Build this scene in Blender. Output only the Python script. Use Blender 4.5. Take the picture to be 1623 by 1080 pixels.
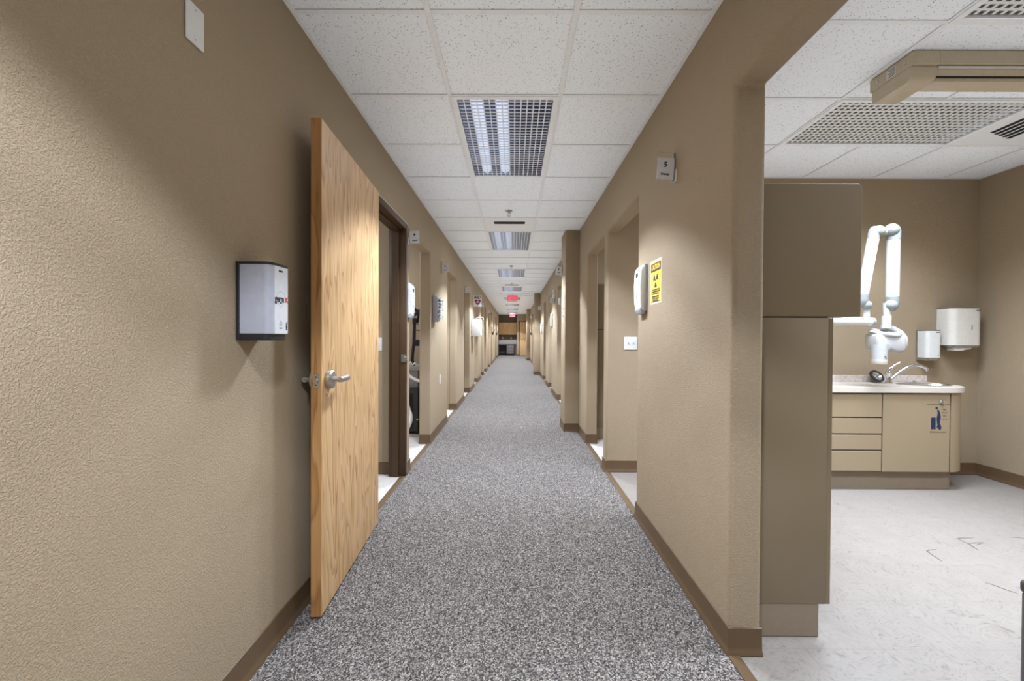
import bpy, bmesh, math, random
from mathutils import Vector, Matrix, Euler
random.seed(7)
PI = math.pi
sc = bpy.context.scene
for o in list(bpy.data.objects):
    bpy.data.objects.remove(o)
C = sc.collection

# ------------------------------------------------------------------ camera
EYE = 1.2
cam_d = bpy.data.cameras.new('camera')
cam_d.sensor_width = 36.0
cam_d.lens = 675.0 / 1623.0 * 36.0
cam_d.clip_start = 0.02
cam_d.clip_end = 200
cam = bpy.data.objects.new('camera', cam_d)
C.objects.link(cam)
cam.location = (0, 0, EYE)
PITCH, YAW, ROLL = 0.0104, 0.0037, 0.0052
cam.rotation_mode = 'XYZ'
cam.matrix_world = (Matrix.Translation((0, 0, EYE)) @ Matrix.Rotation(YAW, 4, 'Z')
                    @ Matrix.Rotation(PI/2 - PITCH, 4, 'X') @ Matrix.Rotation(ROLL, 4, 'Z'))
sc.camera = cam

# ------------------------------------------------------------------ world and exposure
w = bpy.data.worlds.new('world')
sc.world = w
w.use_nodes = True
w.node_tree.nodes['Background'].inputs[0].default_value = (0.9, 0.95, 1.0, 1)
w.node_tree.nodes['Background'].inputs[1].default_value = 0.3
sc.cycles.use_fast_gi = True  # ambient fill without a source, added to lift ceiling and walls
sc.cycles.fast_gi_method = 'ADD'
w.light_settings.ao_factor = 0.27
w.light_settings.distance = 0.68
sc.view_settings.view_transform = 'Standard'
sc.view_settings.look = 'None'
sc.view_settings.gamma = 1.0
sc.view_settings.use_curve_mapping = False
sc.view_settings.exposure = 0.07
sc.cycles.max_bounces = 8
sc.cycles.diffuse_bounces = 5
sc.cycles.glossy_bounces = 4
sc.cycles.transmission_bounces = 6
sc.cycles.transparent_max_bounces = 8
sc.cycles.sample_clamp_indirect = 4.0
sc.cycles.caustics_reflective = False
sc.cycles.caustics_refractive = False

HALL_W = 4.0        # wide glow of a corridor light
SPOT_W = 150.0       # louvred down-light of a corridor light (two per fitting)
ROOM_W = 74.0       # power of a room light
LOUVRE_SPREAD = math.radians(170)
CUT_OFF = math.radians(110)
LAMP_COL = (.83, .945, 1.12)

# ------------------------------------------------------------------ measures (metres; x right, y down the corridor)
XL, XR, TH = -0.925, 0.822, 0.122        # corridor wall faces, wall thickness
ZC, ZR = 2.531, 2.60                      # corridor ceiling, room ceiling
YEND = 26.0
Y0 = -2.2
DX = 4.09                                 # outer wall of the rooms on the right
LX = -4.0
YB = 3.77                                 # back wall of the x-ray room
HEAD = 2.13

# ------------------------------------------------------------------ material helpers
MATS = {}
class NT:
    def __init__(s, name):
        s.m = bpy.data.materials.new(name); s.m.use_nodes = True
        s.t = s.m.node_tree; s.b = s.t.nodes['Principled BSDF']
        MATS[name] = s.m
    def n(s, kind, **kw):
        x = s.t.nodes.new(kind)
        for k, v in kw.items():
            if k.startswith('i_'):
                x.inputs[k[2:].replace('_', ' ')].default_value = v
            else:
                setattr(x, k, v)
        return x
    def l(s, a, b): s.t.links.new(a, b)
    def pos(s, scale=(1, 1, 1), obj=False, rot=(0, 0, 0)):
        mp = s.n('ShaderNodeMapping')
        mp.inputs['Scale'].default_value = scale
        mp.inputs['Rotation'].default_value = rot
        if obj:
            s.l(s.n('ShaderNodeTexCoord').outputs['Object'], mp.inputs[0])
        else:
            s.l(s.n('ShaderNodeNewGeometry').outputs['Position'], mp.inputs[0])
        return mp.outputs[0]
    def noise(s, vec, scale, detail=2, rough=.5, dist=0):
        x = s.n('ShaderNodeTexNoise')
        x.inputs['Scale'].default_value = scale; x.inputs['Detail'].default_value = detail
        x.inputs['Roughness'].default_value = rough; x.inputs['Distortion'].default_value = dist
        s.l(vec, x.inputs['Vector'])
        return x.outputs[0]
    def voro(s, vec, scale, feature='F1'):
        x = s.n('ShaderNodeTexVoronoi', feature=feature)
        x.inputs['Scale'].default_value = scale
        s.l(vec, x.inputs['Vector'])
        return x
    def math(s, op, a, b=None, c=None):
        x = s.n('ShaderNodeMath', operation=op)
        for i, v in enumerate((a, b, c)):
            if v is None: continue
            if isinstance(v, (int, float)): x.inputs[i].default_value = v
            else: s.l(v, x.inputs[i])
        return x.outputs[0]
    def ramp(s, fac, stops):
        x = s.n('ShaderNodeValToRGB')
        e = x.color_ramp.elements
        while len(e) < len(stops): e.new(0.5)
        for el, (p, c) in zip(e, stops):
            el.position = p; el.color = tuple(c) + (1,) if len(c) == 3 else c
        s.l(fac, x.inputs[0])
        return x.outputs[0]
    def mix(s, fac, a, b, mode='MIX'):
        x = s.n('ShaderNodeMix', data_type='RGBA', blend_type=mode)
        for sock, v in ((x.inputs[0], fac), (x.inputs[6], a), (x.inputs[7], b)):
            if isinstance(v, (int, float)): sock.default_value = v
            elif isinstance(v, tuple): sock.default_value = v + (1,)
            else: s.l(v, sock)
        return x.outputs[2]
    def bump(s, h, dist, strength=1.0):
        x = s.n('ShaderNodeBump')
        x.inputs['Strength'].default_value = strength; x.inputs['Distance'].default_value = dist
        s.l(h, x.inputs['Height']); s.l(x.outputs[0], s.b.inputs['Normal'])
    def set(s, color=None, rough=None, metal=None, spec=None, emit=None, es=0, alpha=None, trans=None, ior=None):
        b = s.b
        if color is not None:
            if isinstance(color, tuple): b.inputs['Base Color'].default_value = color + (1,)
            else: s.l(color, b.inputs['Base Color'])
        if rough is not None:
            if isinstance(rough, (int, float)): b.inputs['Roughness'].default_value = rough
            else: s.l(rough, b.inputs['Roughness'])
        if metal is not None: b.inputs['Metallic'].default_value = metal
        if spec is not None: b.inputs['Specular IOR Level'].default_value = spec
        if emit is not None:
            b.inputs['Emission Color'].default_value = emit + (1,)
            b.inputs['Emission Strength'].default_value = es
        if trans is not None: b.inputs['Transmission Weight'].default_value = trans
        if ior is not None: b.inputs['IOR'].default_value = ior
        return s.m

def plain(name, color, rough=.5, metal=0, spec=.5, emit=None, es=0, var=.04, vscale=40):
    """simple material with a faint procedural mottling"""
    t = NT(name)
    f = t.noise(t.pos(), vscale, 3)
    lo = tuple(c * (1 - var) for c in color); hi = tuple(min(1, c * (1 + var)) for c in color)
    return t.set(t.ramp(f, [(.3, lo), (.7, hi)]), rough, metal, spec, emit, es)

# painted knock-down drywall
def wall_mat(name, col):
    t = NT(name); p = t.pos()
    n1 = t.noise(p, 175, 3, .6, .8)
    n2 = t.noise(p, 380, 2, .5)
    h = t.math('ADD', t.ramp(n1, [(.42, (0, 0, 0)), (.62, (1, 1, 1))]), t.math('MULTIPLY', n2, .5))
    big = t.noise(p, 1.3, 3)
    dark = tuple(c * .95 for c in col); lite = tuple(c * 1.04 for c in col)
    base = t.ramp(big, [(.3, dark), (.7, lite)])
    t.bump(h, .0017, .85)
    return t.set(base, .62, 0, .3)
wall_mat('wall_paint', (.305, .232, .150))
wall_mat('niche_shade', (.15, .11, .075))  # wall paint darkened to carry the shade of the unlit niche

# carpet
t = NT('carpet'); p = t.pos()
v = t.voro(p, 210); vn = t.noise(p, 330, 2)
f = t.math('ADD', t.math('MULTIPLY', v.outputs['Color'], .55), t.math('MULTIPLY', vn, .5))
col = t.ramp(f, [(.22, (.008, .007, .007)), (.42, (.055, .047, .043)), (.58, (.150, .132, .119)), (.80, (.44, .395, .355))])
t.bump(t.math('ADD', v.outputs['Distance'], vn), .004, .8)
t.set(col, .95, 0, .1)

# vinyl composition tile
def vinyl(name, base):
    t = NT(name); p = t.pos()
    wv = t.n('ShaderNodeVectorMath', operation='ADD')
    nz = t.n('ShaderNodeTexNoise'); nz.inputs['Scale'].default_value = 3; t.l(p, nz.inputs['Vector'])
    t.l(t.pos((1, 1, 1), rot=(0, 0, .5)), wv.inputs[0]); t.l(nz.outputs['Color'], wv.inputs[1])
    mp = t.n('ShaderNodeMapping'); mp.inputs['Scale'].default_value = (28, 95, 40); t.l(wv.outputs[0], mp.inputs[0])
    n1 = t.noise(mp.outputs[0], 1.0, 3, .6)
    n2 = t.noise(p, 9, 4)
    streak = t.ramp(n1, [(.28, (.42, .39, .36)), (.38, (.80, .79, .78)), (.50, (.97, .97, .97)), (.70, (1.0, .99, .97))])
    cloud = t.ramp(n2, [(.3, tuple(c * .93 for c in base)), (.7, base)])
    return t.set(t.mix(.8, cloud, streak, 'MULTIPLY'), .38, 0, .4)
vinyl('vinyl', (.222, .196, .171))
vinyl('vinyl_b', (.54, .50, .46))

# mineral fibre ceiling tile with pin holes
t = NT('ceiling_tile'); p = t.pos()
v = t.voro(p, 130); d = v.outputs['Distance']
r = t.n('ShaderNodeSeparateColor'); t.l(v.outputs['Color'], r.inputs[0])
hole = t.math('MULTIPLY', t.math('LESS_THAN', d, t.math('MULTIPLY', r.outputs[0], .34)), t.math('GREATER_THAN', r.outputs[1], .36))
n = t.noise(p, 240, 2)
base = t.ramp(n, [(.35, (.77, .81, .85)), (.65, (.85, .89, .935))])
col = t.mix(hole, base, (.20, .20, .20))
t.bump(t.math('SUBTRACT', n, t.math('MULTIPLY', hole, 1.0)), .002, .35)
t.set(col, .9, 0, .1)
plain('grid_white', (.76, .775, .79), .45)

# oak veneer
def oak(name, c_lo, c_mid, c_hi, rings=10):
    t = NT(name); p = t.pos((1, 1, .115), obj=True)
    a = t.noise(p, 9.5, 2, .5, .35)
    s = t.math('FRACT', t.math('MULTIPLY', a, rings))
    line = t.ramp(s, [(0, (.0, .0, .0)), (.10, (1, 1, 1)), (.55, (.75, .75, .75)), (.92, (.35, .35, .35)), (1, (0, 0, 0))])
    pores = t.noise(t.pos((1, 1, .035), obj=True), 210, 3, .7)
    wide = t.noise(t.pos((1, 1, .05), obj=True), 26, 3, .6)
    f = t.math('ADD', t.math('MULTIPLY', line, .40), t.math('ADD', t.math('MULTIPLY', pores, .55), t.math('MULTIPLY', wide, .35)))
    col = t.ramp(f, [(.42, c_lo), (.72, c_mid), (1.0, c_hi)])
    t.bump(pores, .0006, .3)
    return t.set(col, .42, 0, .4)
oak('oak', (.27, .135, .05), (.475, .295, .138), (.585, .385, .20))
oak('oak_edge', (.22, .10, .03), (.33, .165, .058), (.40, .21, .08), 5)

plain('base_rubber', (.098, .060, .031), .45, 0, .3)
plain('frame_brown', (.050, .027, .012), .45, 0, .3)
plain('caulk', (.42, .36, .31), .6)
plain('laminate', (.25, .19, .117), .40, 0, .45, var=.02, vscale=400)
plain('laminate_toe', (.205, .158, .108), .5)
plain('laminate_shaded', (.172, .128, .077), .40, 0, .45, var=.02, vscale=400)  # beige laminate again, with the tall cabinets' shade put into its colour
plain('seam_dark', (.02, .018, .02), .6)
plain('counter', (.46, .415, .355), .35, var=.05, vscale=300)
t = NT('splash'); p = t.pos((1, 1, 1)); n = t.noise(p, 22, 6, .7, 1.0)
t.set(t.ramp(n, [(.3, (.30, .24, .21)), (.5, (.48, .41, .36)), (.7, (.62, .55, .5))]), .4)
plain('chrome', (.78, .78, .78), .16, 1.0)
plain('steel', (.55, .54, .52), .3, 1.0)
plain('satin', (.60, .59, .57), .32, 1.0)
plain('white_plastic', (.57, .565, .54), .35)
plain('cream_plastic', (.56, .53, .47), .35)
plain('xray_white', (.48, .475, .455), .3)
plain('xray_head', (.36, .355, .34), .35)
plain('xray_grey', (.22, .23, .225), .4)
plain('bin_grey', (.09, .09, .095), .45)
plain('grey_plastic', (.33, .34, .36), .45)
plain('silver_plastic', (.33, .33, .365), .42)
plain('front_plastic', (.52, .52, .53), .4)
plain('black_plastic', (.012, .012, .013), .45)
plain('dark_grey', (.05, .05, .055), .5)
plain('ink', (.015, .015, .018), .7)
plain('red_ink', (.50, .03, .03), .6)
plain('blue_ink', (.006, .014, .05), .6)
plain('plum_ink', (.20, .005, .055), .5)
plain('paper', (.56, .55, .55), .7)
plain('tissue', (.85, .84, .82), .9)
plain('yellow', (.78, .50, .06), .5)
plain('hazard_dark', (.05, .04, .03), .5)
plain('beige_metal', (.43, .36, .255), .42)
plain('slot_black', (.008, .008, .01), .7)
plain('desk_dark', (.035, .03, .03), .5)
plain('desk_drawer', (.12, .10, .09), .5)
plain('wire', (.70, .70, .70), .5)
plain('scuff', (.085, .072, .06), .7)
plain('hose', (.78, .79, .80), .5)
plain('tray_metal', (.40, .38, .36), .4, .6)
plain('dim_tube', (.06, .075, .13), .4)
plain('lit_tube', (.5, .55, .65), .4, emit=(.72, .82, 1.0), es=.62)
plain('housing', (.045, .06, .12), .35, .1)
plain('louvre_metal', (.74, .77, .84), .3, .0)
plain('prism_lens', (.74, .75, .75), .2, .1)
plain('housing_pale', (.30, .30, .30), .3, .1)
plain('exit_red', (.7, .02, .05), .4, emit=(1, .03, .10), es=.75)
plain('lens_room', (.9, .9, .9), .5)
t = NT('acrylic'); t.set((.95, .93, .9), .08, 0, .5, trans=.92, ior=1.3); t.b.inputs['Alpha'].default_value = .35
t = NT('patterned'); p = t.pos(); v = t.voro(p, 60)
sp = t.n('ShaderNodeSeparateColor'); t.l(v.outputs['Color'], sp.inputs[0])
t.set(t.ramp(sp.outputs[0], [(.2, (.03, .05, .08)), (.45, (.25, .35, .42)), (.7, (.75, .75, .75))]), .5)

# ------------------------------------------------------------------ mesh helpers
def finish(name, bm, mat, parent=None, smooth=35, world=None):
    bmesh.ops.recalc_face_normals(bm, faces=bm.faces[:])
    me = bpy.data.meshes.new(name)
    bm.to_mesh(me); bm.free()
    for f in me.polygons: f.use_smooth = True
    me.set_sharp_from_angle(angle=math.radians(smooth))
    return link(name, me, mat, parent, world)

def link(name, me, mat, parent=None, world=None):
    if mat: 
        if not me.materials: me.materials.append(MATS[mat])
    o = bpy.data.objects.new(name, me)
    C.objects.link(o)
    if parent is not None:
        o.parent = parent
        if world is not None and parent.parent is None:      # a part keeps its world place; a sub-part already sits in it
            o.matrix_parent_inverse = world.inverted()
    return o

def tag(o, label, cat=None, group=None, kind=None):
    o['label'] = label
    if cat: o['category'] = cat
    if group: o['group'] = group
    if kind: o['kind'] = kind
    return o

def thing(name, label, cat, loc=(0, 0, 0), rz=0, group=None, kind=None):
    o = bpy.data.objects.new(name, None)
    o.empty_display_size = .05
    C.objects.link(o)
    o.location = loc; o.rotation_euler = (0, 0, rz)
    return tag(o, label, cat, group, kind)

def BM(): return bmesh.new()

def box(bm, x0, x1, y0, y1, z0, z1, bev=0, seg=2):
    vs = [bm.verts.new((x, y, z)) for x in (x0, x1) for y in (y0, y1) for z in (z0, z1)]
    idx = [(0, 1, 3, 2), (4, 6, 7, 5), (0, 4, 5, 1), (2, 3, 7, 6), (0, 2, 6, 4), (1, 5, 7, 3)]
    fs = [bm.faces.new([vs[i] for i in f]) for f in idx]
    if bev:
        es = list({e for f in fs for e in f.edges})
        bmesh.ops.bevel(bm, geom=es, offset=bev, segments=seg, profile=.5, affect='EDGES')
    return bm

def one_box(name, mat, parent, x0, x1, y0, y1, z0, z1, bev=0, seg=2):
    return finish(name, box(BM(), x0, x1, y0, y1, z0, z1, bev, seg), mat, parent)

def tube(bm, pts, r, n=12, caps=True):
    pts = [Vector(p) for p in pts]
    rs = r if isinstance(r, (list, tuple)) else [r] * len(pts)
    rings = []
    up = None
    for i, p in enumerate(pts):
        d = (pts[min(i + 1, len(pts) - 1)] - pts[max(i - 1, 0)]).normalized()
        if up is None:
            up = d.orthogonal().normalized()
        else:
            up = (up - d * up.dot(d)).normalized()
        s = d.cross(up)
        rings.append([bm.verts.new(p + (up * math.cos(2 * PI * k / n) + s * math.sin(2 * PI * k / n)) * rs[i]) for k in range(n)])
    for a, b in zip(rings, rings[1:]):
        for k in range(n):
            bm.faces.new((a[k], a[(k + 1) % n], b[(k + 1) % n], b[k]))
    if caps:
        bm.faces.new(rings[0][::-1]); bm.faces.new(rings[-1])
    return bm

def lathe(bm, prof, origin=(0, 0, 0), axis='Z', n=24, sx=1, sy=1, caps=True):
    """prof: list of (radius, height) along the axis"""
    o = Vector(origin)
    def P(r, h, k):
        a = 2 * PI * k / n
        u, v = r * math.cos(a) * sx, r * math.sin(a) * sy
        if axis == 'Z': q = (u, v, h)
        elif axis == 'Y': q = (u, h, v)
        else: q = (h, u, v)
        return bm.verts.new(o + Vector(q))
    rings = []
    for r, h in prof:
        if r < 1e-6:
            rings.append([P(0, h, 0)])
        else:
            rings.append([P(r, h, k) for k in range(n)])
    for a, b in zip(rings, rings[1:]):
        for k in range(n):
            k2 = (k + 1) % n
            if len(a) == 1 and len(b) == 1: continue
            if len(a) == 1: bm.faces.new((a[0], b[k], b[k2]))
            elif len(b) == 1: bm.faces.new((a[k], a[k2], b[0]))
            else: bm.faces.new((a[k], a[k2], b[k2], b[k]))
    if caps and len(rings[0]) > 1: bm.faces.new(rings[0][::-1])
    if caps and len(rings[-1]) > 1: bm.faces.new(rings[-1])
    return bm

def ball(bm, c, r, n=16, m=8, s=(1, 1, 1)):
    prof = [(r * math.sin(PI * i / m), -r * math.cos(PI * i / m)) for i in range(m + 1)]
    prof[0] = (0, -r); prof[-1] = (0, r)
    b2 = bmesh.new(); lathe(b2, prof, (0, 0, 0), 'Z', n)
    for v in b2.verts: v.co = Vector((v.co.x * s[0] + c[0], v.co.y * s[1] + c[1], v.co.z * s[2] + c[2]))
    me = bpy.data.meshes.new('tmp'); b2.to_mesh(me); b2.free(); bm.from_mesh(me); bpy.data.meshes.remove(me)
    return bm

def prism(bm, poly, axis, lo, hi, bev=0, seg=2):
    """extrude a 2-d outline; axis X: poly=(y,z), Y: poly=(x,z), Z: poly=(x,y)"""
    def P(a, b, h):
        return {'X': (h, a, b), 'Y': (a, h, b), 'Z': (a, b, h)}[axis]
    A = [bm.verts.new(P(a, b, lo)) for a, b in poly]
    B = [bm.verts.new(P(a, b, hi)) for a, b in poly]
    fa = bm.faces.new(A[::-1]); fb = bm.faces.new(B)
    fs = [fa, fb]
    n = len(poly)
    for i in range(n):
        fs.append(bm.faces.new((A[i], A[(i + 1) % n], B[(i + 1) % n], B[i])))
    bmesh.ops.recalc_face_normals(bm, faces=fs)
    if bev:
        es = [e for e in {e for f in fs for e in f.edges} if e.calc_face_angle(0) > .5]
        bmesh.ops.bevel(bm, geom=es, offset=bev, segments=seg, profile=.5, affect='EDGES')
    return bm

def arc(cx, cy, r, a0, a1, n=8):
    return [(cx + r * math.cos(math.radians(a0 + (a1 - a0) * i / n)), cy + r * math.sin(math.radians(a0 + (a1 - a0) * i / n))) for i in range(n + 1)]

def rrect(x0, x1, y0, y1, r, n=5):
    return (arc(x1 - r, y1 - r, r, 0, 90, n) + arc(x0 + r, y1 - r, r, 90, 180, n)
            + arc(x0 + r, y0 + r, r, 180, 270, n) + arc(x1 - r, y0 + r, r, 270, 360, n))

def sweep_base(name, path, side, mat='base_rubber', h=.10, parent=None):
    """cove base along a floor path; side=+1: the room lies to the left of the walking direction"""
    pts = [Vector((p[0], p[1])) for p in path]
    prof = [(0, h), (.0045, h - .002), (.006, .03), (.0085, .014), (.016, .002), (.016, 0), (0, 0)]
    bm = BM(); rows = []
    for i, p in enumerate(pts):
        ns = []
        if i > 0:
            d = (pts[i] - pts[i - 1]).normalized(); ns.append(Vector((-d.y, d.x)) * side)
        if i < len(pts) - 1:
            d = (pts[i + 1] - pts[i]).normalized(); ns.append(Vector((-d.y, d.x)) * side)
        if len(ns) == 2:
            m = (ns[0] + ns[1]); m = m / (1 + ns[0].dot(ns[1]))
        else: m = ns[0]
        rows.append([bm.verts.new((p.x + m.x * o, p.y + m.y * o, z + .001)) for o, z in prof])
    for a, b in zip(rows, rows[1:]):
        for k in range(len(prof)):
            k2 = (k + 1) % len(prof)
            bm.faces.new((a[k], a[k2], b[k2], b[k]))
    bm.faces.new(rows[0]); bm.faces.new(rows[-1][::-1])
    return finish(name, bm, mat, parent)

def text_obj(name, body, size, mat, parent, loc, rot=(PI/2, 0, 0), align='CENTER', sx=1.0, bold=0.0, depth=.0004):
    cu = bpy.data.curves.new('txt', 'FONT')
    cu.body = body; cu.size = size; cu.align_x = align; cu.align_y = 'CENTER'
    cu.extrude = depth; cu.offset = bold; cu.resolution_u = 3
    to = bpy.data.objects.new('txt', cu); C.objects.link(to)
    bpy.context.view_layer.update()
    me = bpy.data.meshes.new_from_object(to.evaluated_get(bpy.context.evaluated_depsgraph_get()))
    bpy.data.objects.remove(to); bpy.data.curves.remove(cu)
    for v in me.vertices: v.co.x *= sx
    me.materials.clear(); me.materials.append(MATS[mat])
    o = bpy.data.objects.new(name, me); C.objects.link(o)
    o.parent = parent; o.location = loc; o.rotation_euler = rot
    return o

def copy_tree(o, parent=None):
    c = o.copy(); C.objects.link(c); c.parent = parent
    for ch in list(o.children):
        copy_tree(ch, c)
    return c

LEFT_WALL, RIGHT_WALL, FACE_CAM = PI/2, -PI/2, 0.0     # a builder's own x runs right, -y out of the wall

# ================================================================== THE SETTING
# --- corridor walls, each one continuous sheet with its openings
def wall_with_openings(name, label, x0, x1, ya, yb, ztop, notches, bev=.02):
    poly = [(ya, 0)]
    for a, b, h in notches:
        poly += [(a, 0), (a, h), (b, h), (b, 0)]
    poly += [(yb, 0), (yb, ztop), (ya, ztop)]
    bm = BM()
    prism(bm, poly, 'X', x0, x1)
    o = finish(name, bm, 'wall_paint', None, 50)
    bv = o.modifiers.new('round', 'BEVEL'); bv.width = bev; bv.segments = 4; bv.limit_method = 'ANGLE'; bv.angle_limit = .6
    bv.harden_normals = True
    return tag(o, label, 'wall', kind='structure')

LN = [(2.655, 3.655, 2.15), (3.80, 4.72, HEAD - .01), (5.95, 6.90, HEAD - .01), (8.0, 9.0, HEAD - .01), (10.05, 11.05, HEAD - .01),
      (12.1, 13.0, HEAD - .01), (13.45, 14.3, HEAD - .01), (15.3, 16.3, HEAD - .01), (16.9, 17.9, 2.15), (21.2, 22.2, 2.15)]
RN = [(-.7, 1.605, 2.145), (2.833, YB, HEAD), (3.895, 4.78, HEAD - .01), (7.0, 8.04, HEAD - .01), (9.2, 10.1, HEAD - .01),
      (10.9, 11.8, HEAD - .01), (15.8, 16.8, 2.15), (17.6, 18.6, 2.15)]
wall_with_openings('wall_left', 'long tan textured corridor wall on the left with a row of doorways', XL - TH, XL, Y0, YEND + .7, 2.75, LN)
wall_with_openings('wall_right', 'long tan textured corridor wall on the right with a row of doorways', XR, XR + TH, Y0, YEND, 2.75, RN)

def wall_box(name, label, x0, x1, y0, y1, z0=0, z1=2.75, mat='wall_paint', bev=0, cat='wall'):
    o = finish(name, box(BM(), x0, x1, y0, y1, z0, z1, bev, 4), mat, None, 50)
    return tag(o, label, cat, kind='structure')

wall_box('wall_end', 'tan end wall of the corridor beside the far oak door', .19, 1.6, YEND, YEND + .12)
wall_box('wall_end', 'shade-coloured back wall of the desk niche at the corridor end', XL - .3, .4, YEND + .62, YEND + .74, mat='niche_shade')
wall_box('wall_niche', 'side wall of the desk niche at the corridor end', .19, .31, YEND + .12, YEND + .62, mat='niche_shade')
wall_box('wall_rear', 'tan wall closing the corridor behind the viewpoint', LX, DX, Y0 - .12, Y0)
wall_box('wall_outer', 'outer tan wall of the x-ray room', DX, DX + .12, Y0, 12.5)
wall_box('wall_outer', 'outer tan wall of the rooms on the left', LX - .12, LX, Y0, 17)
wall_box('wall_back', 'tan back wall of the x-ray room behind the sink', XR + .03, DX, YB - .0006, YB + .12)
# columns that step into the corridor on the right
for (ya, yb), wd in (((5.37, 5.79), 'near, carrying a projecting room sign'), ((13.2, 13.62), 'middle'), ((21.1, 21.5), 'farthest')):
    wall_box('wall_column', 'square tan column stepping out of the right corridor wall, ' + wd, .645, XR + .01, ya, yb, bev=.015)
# partitions between the rooms
for y, wd in ((3.68, 'room with the oak door and the cart room'), (5.815, 'cart room and the room after it'), (6.902, 'third doorway and the room beyond'), (9.02, 'third and fourth openings'),
              (11.08, 'fourth and fifth openings'), (13.1, 'fifth and sixth openings'), (16.4, 'last open rooms')):
    wall_box('wall_partition', 'tan partition wall between the ' + wd + ' on the left', LX, XL - TH + .005, y, y + .118)
for y, wd in ((6.3, 'cabinet room and the next'), (8.08, 'clock wall room and the next'), (10.15, 'far rooms'), (11.85, 'far rooms before the second column')):
    wall_box('wall_partition', 'tan partition wall between the ' + wd + ' on the right', XR + TH - .005, DX, y, y + .125)

# --- floors
fl = finish('floor', box(BM(), XL - .002, XR + .002, Y0, YEND + .7, -.06, 0), 'carpet')
tag(fl, 'grey speckled carpet running the length of the corridor', 'carpet', kind='structure')
fl = finish('floor', box(BM(), LX, XL - .002, Y0, 17, -.06, -.002), 'vinyl_b')
tag(fl, 'pale vinyl floor of the rooms on the left', 'floor', kind='structure')
fl = finish('floor', box(BM(), XR + .002, DX, YB + .06, 12.5, -.06, -.002), 'vinyl_b')
tag(fl, 'pale vinyl floor of the far rooms on the right', 'floor', kind='structure')
dfl = finish('floor', box(BM(), XR + .002, DX, Y0, YB + .06, -.06, -.0042), 'scuff')
tag(dfl, 'pale streaked vinyl tile floor of the x-ray room', 'floor', kind='structure')
tm = None
TS = .3048
for i in range(11):
    for j in range(15):
        x0 = XR + .004 + i * TS; y0 = YB - (j + 1) * TS
        x1 = min(x0 + TS, DX)
        if x1 - x0 < TS - .001:
            one_box('tile', 'vinyl', dfl, x0 + .0002, x1, y0 + .0002, y0 + TS - .0002, -.004, -.0018)
            continue
        if tm is None:
            b = box(BM(), .0002, TS - .0002, .0002, TS - .0002, -.004, -.0018)
            o = finish('tile', b, 'vinyl', dfl); tm = o.data
        else:
            o = link('tile', tm, None, dfl)
        o.location = (x0, y0, 0)
# black heel scuffs on the tiles
def scuff(pts, wdt):
    bm = BM(); L = []; 
    for i, (x, y) in enumerate(pts):
        a = Vector(pts[max(i - 1, 0)]); b = Vector(pts[min(i + 1, len(pts) - 1)])
        d = (b - a).normalized(); nrm = Vector((-d.y, d.x)) * wdt * (.4 if i in (0, len(pts) - 1) else 1)
        L.append((bm.verts.new((x + nrm.x, y + nrm.y, -.0012)), bm.verts.new((x - nrm.x, y - nrm.y, -.0012))))
    for (a, b), (c, d) in zip(L, L[1:]): bm.faces.new((a, b, d, c))
    o = finish('scuff_mark', bm, 'scuff', dfl); return o
scuff([(2.411, 2.418), (2.36, 2.41), (2.336, 2.396), (2.325, 2.35), (2.318, 2.31), (2.315, 2.288)], .0045)
scuff([(2.78, 2.563), (2.70, 2.56), (2.667, 2.552), (2.668, 2.485), (2.650, 2.44), (2.642, 2.411)], .0045)
scuff([(2.66, 2.487), (2.72, 2.50), (2.775, 2.508)], .004)
scuff([(2.69, 2.47), (2.74, 2.492), (2.772, 2.500)], .003)
scuff([(3.01, 2.575), (3.06, 2.57), (3.10, 2.555)], .004)
scuff([(2.33, 2.093), (2.345, 2.065), (2.357, 2.045), (2.372, 2.02), (2.385, 2.00)], .0042)

# reducer strips where carpet meets vinyl
n_trim = 0
for nn, x in ((LN, XL - .012), (RN, XR + .012)):
    for a, b, h in nn:
        if a > 12.5: continue
        n_trim += 1
        side = 'left' if x < 0 else 'right'
        o = one_box('trim_%d' % n_trim, 'base_rubber', None, x - .022, x + .022, max(a, Y0) + .001, b - .001, -.001, .004, .0015)
        nth = ['first', 'second', 'third', 'fourth', 'fifth', 'sixth'][min(5, [q[0] for q in nn].index(a))]
        tag(o, 'brown reducer strip across the %s doorway on the %s' % (nth, side), 'floor trim', kind='structure')

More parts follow.
